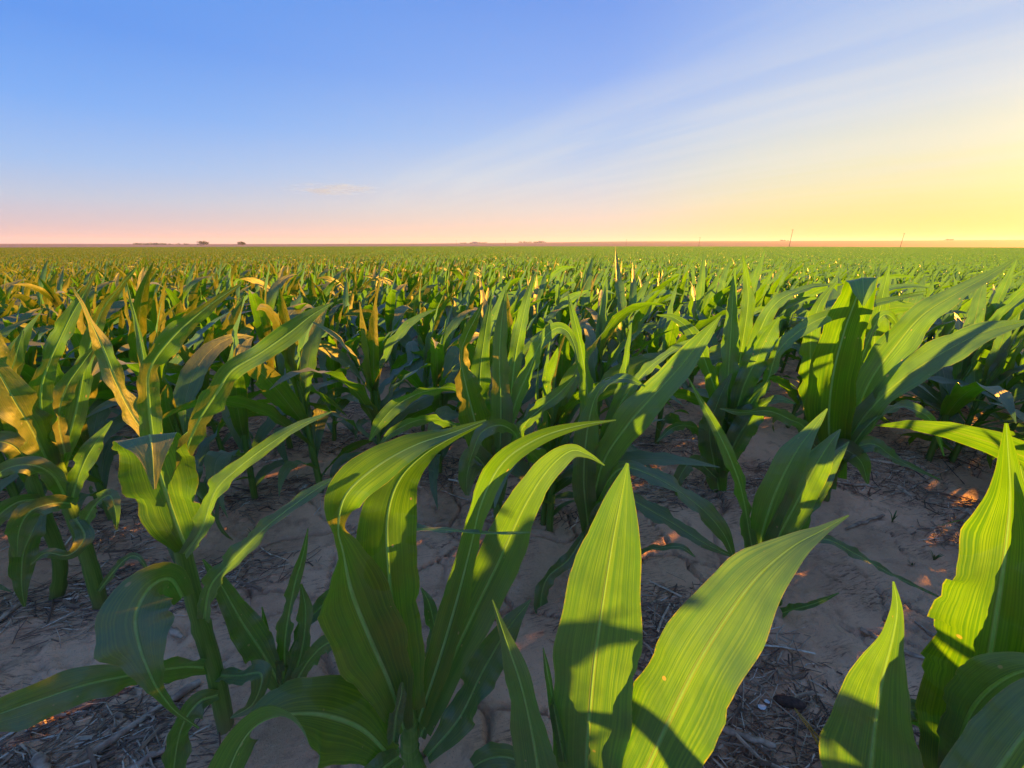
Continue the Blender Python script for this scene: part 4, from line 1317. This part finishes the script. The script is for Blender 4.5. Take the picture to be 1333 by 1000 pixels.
weed(1161, 680, .07, 7, 'small grass seedling alone on the bare strip behind the short plant', 1)
weed(1215, 730, .05, 6, 'low sprawling weed on the bare strip nearest the wavy-edged plant', 2)
weed(1186, 738, .035, 5, 'tiny weed tuft in the middle of the bare strip', 3)
weed(640, 762, .05, 5, 'weed tuft on the soil below the fan-leaved plant', 4)
weed(330, 700, .06, 6, 'weed tuft in straw behind the long teal leaf', 5)

# ------------------------------------------------------------------ far things
def tree(px, dist, h, w, label, seed, n=420):
    g = np.random.default_rng(seed)
    d = ray(px, 318)
    k = dist / math.hypot(d[0], d[1])
    x, y = d[0] * k, d[1] * k
    root = bpy.data.objects.new('tree', None)
    COL.objects.link(root)
    root.location = (x, y, float(gh(x, y)))
    tag(root, label, 'tree', 'trees on the horizon')
    P = np.array([[0, 0, -.5], [.1, 0, h * .25], [0.2, .1, h * .55], [.1, .1, h * .8]])
    limbs = [tube(P, np.array([.05, .04, .028, .012]) * h, 7)]
    cl = []
    for i in range(9):
        a = g.uniform(0, 6.28)
        r = w / 2 * g.uniform(.25, .72)
        z = h * g.uniform(.35, .82)
        q = np.array([r * math.cos(a), r * math.sin(a), z])
        cl.append((q, w * g.uniform(.16, .28)))
        limbs.append(tube(np.array([[0.1, 0, h * .3], q * .55 + np.array([0, 0, h * .12]), q]), np.array([.022, .014, .006]) * h, 5))
    V, Fq, U = merge(limbs)
    link('trunk', mesh_from('trunk', V, Fq, M_WOOD, U), root)
    parts = []
    for i in range(n):
        q, s = cl[int(g.integers(len(cl)))]
        c = q + unit(g.normal(0, 1, 3)) * s * g.random() ** .5 * np.array([1, 1, .75])
        ax, ay = unit(g.normal(0, 1, 3)), unit(g.normal(0, 1, 3))
        e = w * g.uniform(.03, .065)
        parts.append((np.array([c - ax * e, c - ay * e * .7, c + ax * e, c + ay * e * .7]), np.array([[0, 1, 2, 3]]), np.zeros((4, 2))))
    V, Fq, U = merge(parts)
    link('crown', mesh_from('crown', V, Fq, M_CROWN, U, False), root)


tree(265, 1150, 10, 22, 'round dark tree, larger of the pair standing apart on the horizon', 1)
tree(315, 1150, 9, 20, 'round dark tree, smaller of the pair standing apart on the horizon', 2)
g = np.random.default_rng(44)


def treeline(px0, px1, dist, n, h, name_label):
    parts = []
    for i in range(n):
        px = g.uniform(px0, px1)
        d = ray(px, 318)
        k = dist * g.uniform(.97, 1.03) / math.hypot(d[0], d[1])
        x, y = d[0] * k, d[1] * k
        hh = h * g.uniform(.45, 1.1)
        for j in range(26):
            c = np.array([x, y, float(gh(x, y)) + hh * .5]) + g.normal(0, 1, 3) * np.array([hh * .45, hh * .45, hh * .24])
            ax, ay = unit(g.normal(0, 1, 3)), unit(g.normal(0, 1, 3))
            e = hh * g.uniform(.12, .26)
            parts.append((np.array([c - ax * e, c - ay * e, c + ax * e, c + ay * e]), np.array([[0, 1, 2, 3]]), np.zeros((4, 2))))
    V, Fq, U = merge(parts)
    tag(link('tree_line', mesh_from('tree_line', V, Fq, M_CROWN, U, False)), name_label, 'tree line', kind='stuff')


treeline(175, 247, 1900, 60, 6, 'long low dark line of trees on the horizon left of the round pair')
treeline(600, 634, 2600, 34, 9, 'small far clump of trees on the horizon in the middle')
treeline(676, 712, 3000, 46, 10, 'flat-topped far clump of trees on the ridge right of the middle')
treeline(1015, 1026, 3200, 10, 9, 'tiny clump of trees on the ridge beside the tallest pole')
treeline(1228, 1238, 3400, 10, 9, 'tiny clump of trees on the ridge below the bright sky')


def shed(px, dist, w, d_, h, label):
    dr = ray(px, 318)
    k = dist / math.hypot(dr[0], dr[1])
    x, y = dr[0] * k, dr[1] * k
    root = bpy.data.objects.new('farm_shed', None)
    COL.objects.link(root)
    root.location = (x, y, float(gh(x, y)))
    root.rotation_euler.z = 0.3
    tag(root, label, 'farm shed')
    def box(n, V, Fc_, m):
        me = bpy.data.meshes.new(n)
        me.from_pydata(V, [], Fc_)
        me.materials.append(m)
        link(n, me, root)
    a, b3 = w / 2, d_ / 2
    box('wall', [(-a, -b3, -1), (a, -b3, -1), (a, b3, -1), (-a, b3, -1), (-a, -b3, h), (a, -b3, h), (a, b3, h), (-a, b3, h)], [(0, 1, 5, 4), (1, 2, 6, 5), (2, 3, 7, 6), (3, 0, 4, 7)], M_WALL)
    a2, b4, r = a + .4, b3 + .4, h + d_ * .25
    box('roof', [(-a2, -b4, h - .1), (a2, -b4, h - .1), (a2, b4, h - .1), (-a2, b4, h - .1), (-a2, 0, r), (a2, 0, r)], [(0, 1, 5, 4), (2, 3, 4, 5), (0, 4, 3), (1, 2, 5), (0, 3, 2, 1)], M_ROOF)
    box('door', [(-2, -b3 - .05, -.5), (2, -b3 - .05, -.5), (2, -b3 - .05, h * .8), (-2, -b3 - .05, h * .8), (-2, -b3 + .02, -.5), (2, -b3 + .02, -.5), (2, -b3 + .02, h * .8), (-2, -b3 + .02, h * .8)], [(0, 1, 2, 3), (3, 2, 6, 7), (0, 3, 7, 4), (1, 5, 6, 2)], M_ROOF)


shed(618, 2560, 26, 14, 7, 'low pale farm shed among the far clump of trees in the middle')
shed(704, 2960, 34, 16, 8, 'long low farm shed at the end of the flat-topped far clump')


def pole(px, dist, h, label):
    d = ray(px, 318)
    k = dist / math.hypot(d[0], d[1])
    x, y = d[0] * k, d[1] * k
    root = bpy.data.objects.new('utility_pole', None)
    COL.objects.link(root)
    root.location = (x, y, float(gh(x, y)))
    root.rotation_euler.z = 0.25
    tag(root, label, 'utility pole', 'utility poles across the far plain')
    V, Fq, U = tube(np.array([[0, 0, -1], [0, 0, h * .5], [0.05, 0, h]]), [.2, .17, .13], 8)
    link('pole', mesh_from('pole', V, Fq, M_WOOD, U), root)
    V, Fq, U = tube(np.array([[-1.3, .2, h - .7], [0, .2, h - .68], [1.3, .2, h - .7]]), [.08, .09, .08], 6)
    link('crossarm', mesh_from('crossarm', V, Fq, M_WOOD, U), root)
    for s in (-1.2, -.6, 1.2):
        V, Fq, U = tube(np.array([[s, .2, h - .62], [s, .2, h - .5], [s, .2, h - .38]]), [.05, .08, .04], 6)
        link('insulator', mesh_from('insulator', V, Fq, M_WALL, U), root)


pole(1028, 420, 14.5, 'tallest utility pole, standing alone right of the middle on the plain')
pole(1173, 560, 13, 'leaning-looking utility pole under the yellow sky')
pole(910, 620, 12, 'medium utility pole, first to the left of the tallest one')
pole(815, 900, 12, 'small faint utility pole, second to the left of the tallest one')
pole(658, 1000, 12, 'faint utility pole just left of the flat-topped far clump')
pole(594, 1000, 12, 'faint utility pole beside the small far clump in the middle')
pole(538, 1300, 12, 'very faint utility pole left of the small far clump')
pole(455, 1400, 12, 'faintest utility pole, leftmost of the line')

# ------------------------------------------------------------------ small cloud
m = bpy.data.materials.new('cloud_vapour')
m.use_nodes = True
ct_ = NT(m.node_tree)
m.node_tree.nodes.remove(m.node_tree.nodes['Principled BSDF'])
pv = ct_.n('ShaderNodeVolumePrincipled')
pv.inputs['Color'].default_value = (0.58, 0.86, 1, 1)
pv.inputs['Anisotropy'].default_value = -0.1
pos = ct_.n('ShaderNodeTexCoord').outputs['Object']
x_, y_, z_ = ct_.sep(pos)
nz = ct_.noise(ct_.comb(ct_.math('MULTIPLY', x_, 1 / 110), ct_.math('MULTIPLY', y_, 1 / 110), ct_.math('MULTIPLY', z_, 1 / 16)), 1.0, 5, 0.6)
rad = ct_.n('ShaderNodeVectorMath', operation='LENGTH')
ct_.put(rad.inputs[0], ct_.comb(ct_.math('MULTIPLY', x_, 1 / 300), ct_.math('MULTIPLY', y_, 1 / 145), ct_.math('MULTIPLY', z_, 1 / 36)))
env = ct_.step(rad.outputs['Value'], 1.0, 0.2)
dens = ct_.math('MULTIPLY', ct_.math('MULTIPLY', ct_.step(nz, 0.44, 0.66), env), 0.011)
ct_.put(pv.inputs['Density'], dens)
m.node_tree.links.new(pv.outputs[0], m.node_tree.nodes['Material Output'].inputs['Volume'])
import bmesh
bm = bmesh.new()
bmesh.ops.create_icosphere(bm, subdivisions=3, radius=1.0)
for v in bm.verts:
    v.co = (v.co.x * 310, v.co.y * 150, v.co.z * 38)
cm_ = bpy.data.meshes.new('cloud')
bm.to_mesh(cm_)
bm.free()
cm_.materials.append(m)
dc = ray(432, 246)
dc = dc / math.hypot(dc[0], dc[1]) * 2600
tag(link('cloud', cm_, None, CAMP + dc), 'small thin white wisp of cloud low in the blue sky', 'cloud')

# ------------------------------------------------------------------ the air over the plain
m = bpy.data.materials.new('air')
m.use_nodes = True
m.node_tree.nodes.remove(m.node_tree.nodes['Principled BSDF'])
hv = m.node_tree.nodes.new('ShaderNodeVolumePrincipled')
hv.inputs['Color'].default_value = (0.96, 0.95, 0.97, 1)
hv.inputs['Density'].default_value = 0.00010
hv.inputs['Anisotropy'].default_value = 0.22
m.node_tree.links.new(hv.outputs[0], m.node_tree.nodes['Material Output'].inputs['Volume'])
E9, ZB, ZT = 9100, -40, 110
hm = bpy.data.meshes.new('haze')
hm.from_pydata([(x, y, z) for z in (ZB, ZT) for x, y in ((-E9, -E9), (E9, -E9), (E9, E9), (-E9, E9))], [], [(3, 2, 1, 0), (4, 5, 6, 7), (0, 1, 5, 4), (1, 2, 6, 5), (2, 3, 7, 6), (3, 0, 4, 7)])
hm.materials.append(m)
tag(link('haze', hm), kind='stuff')
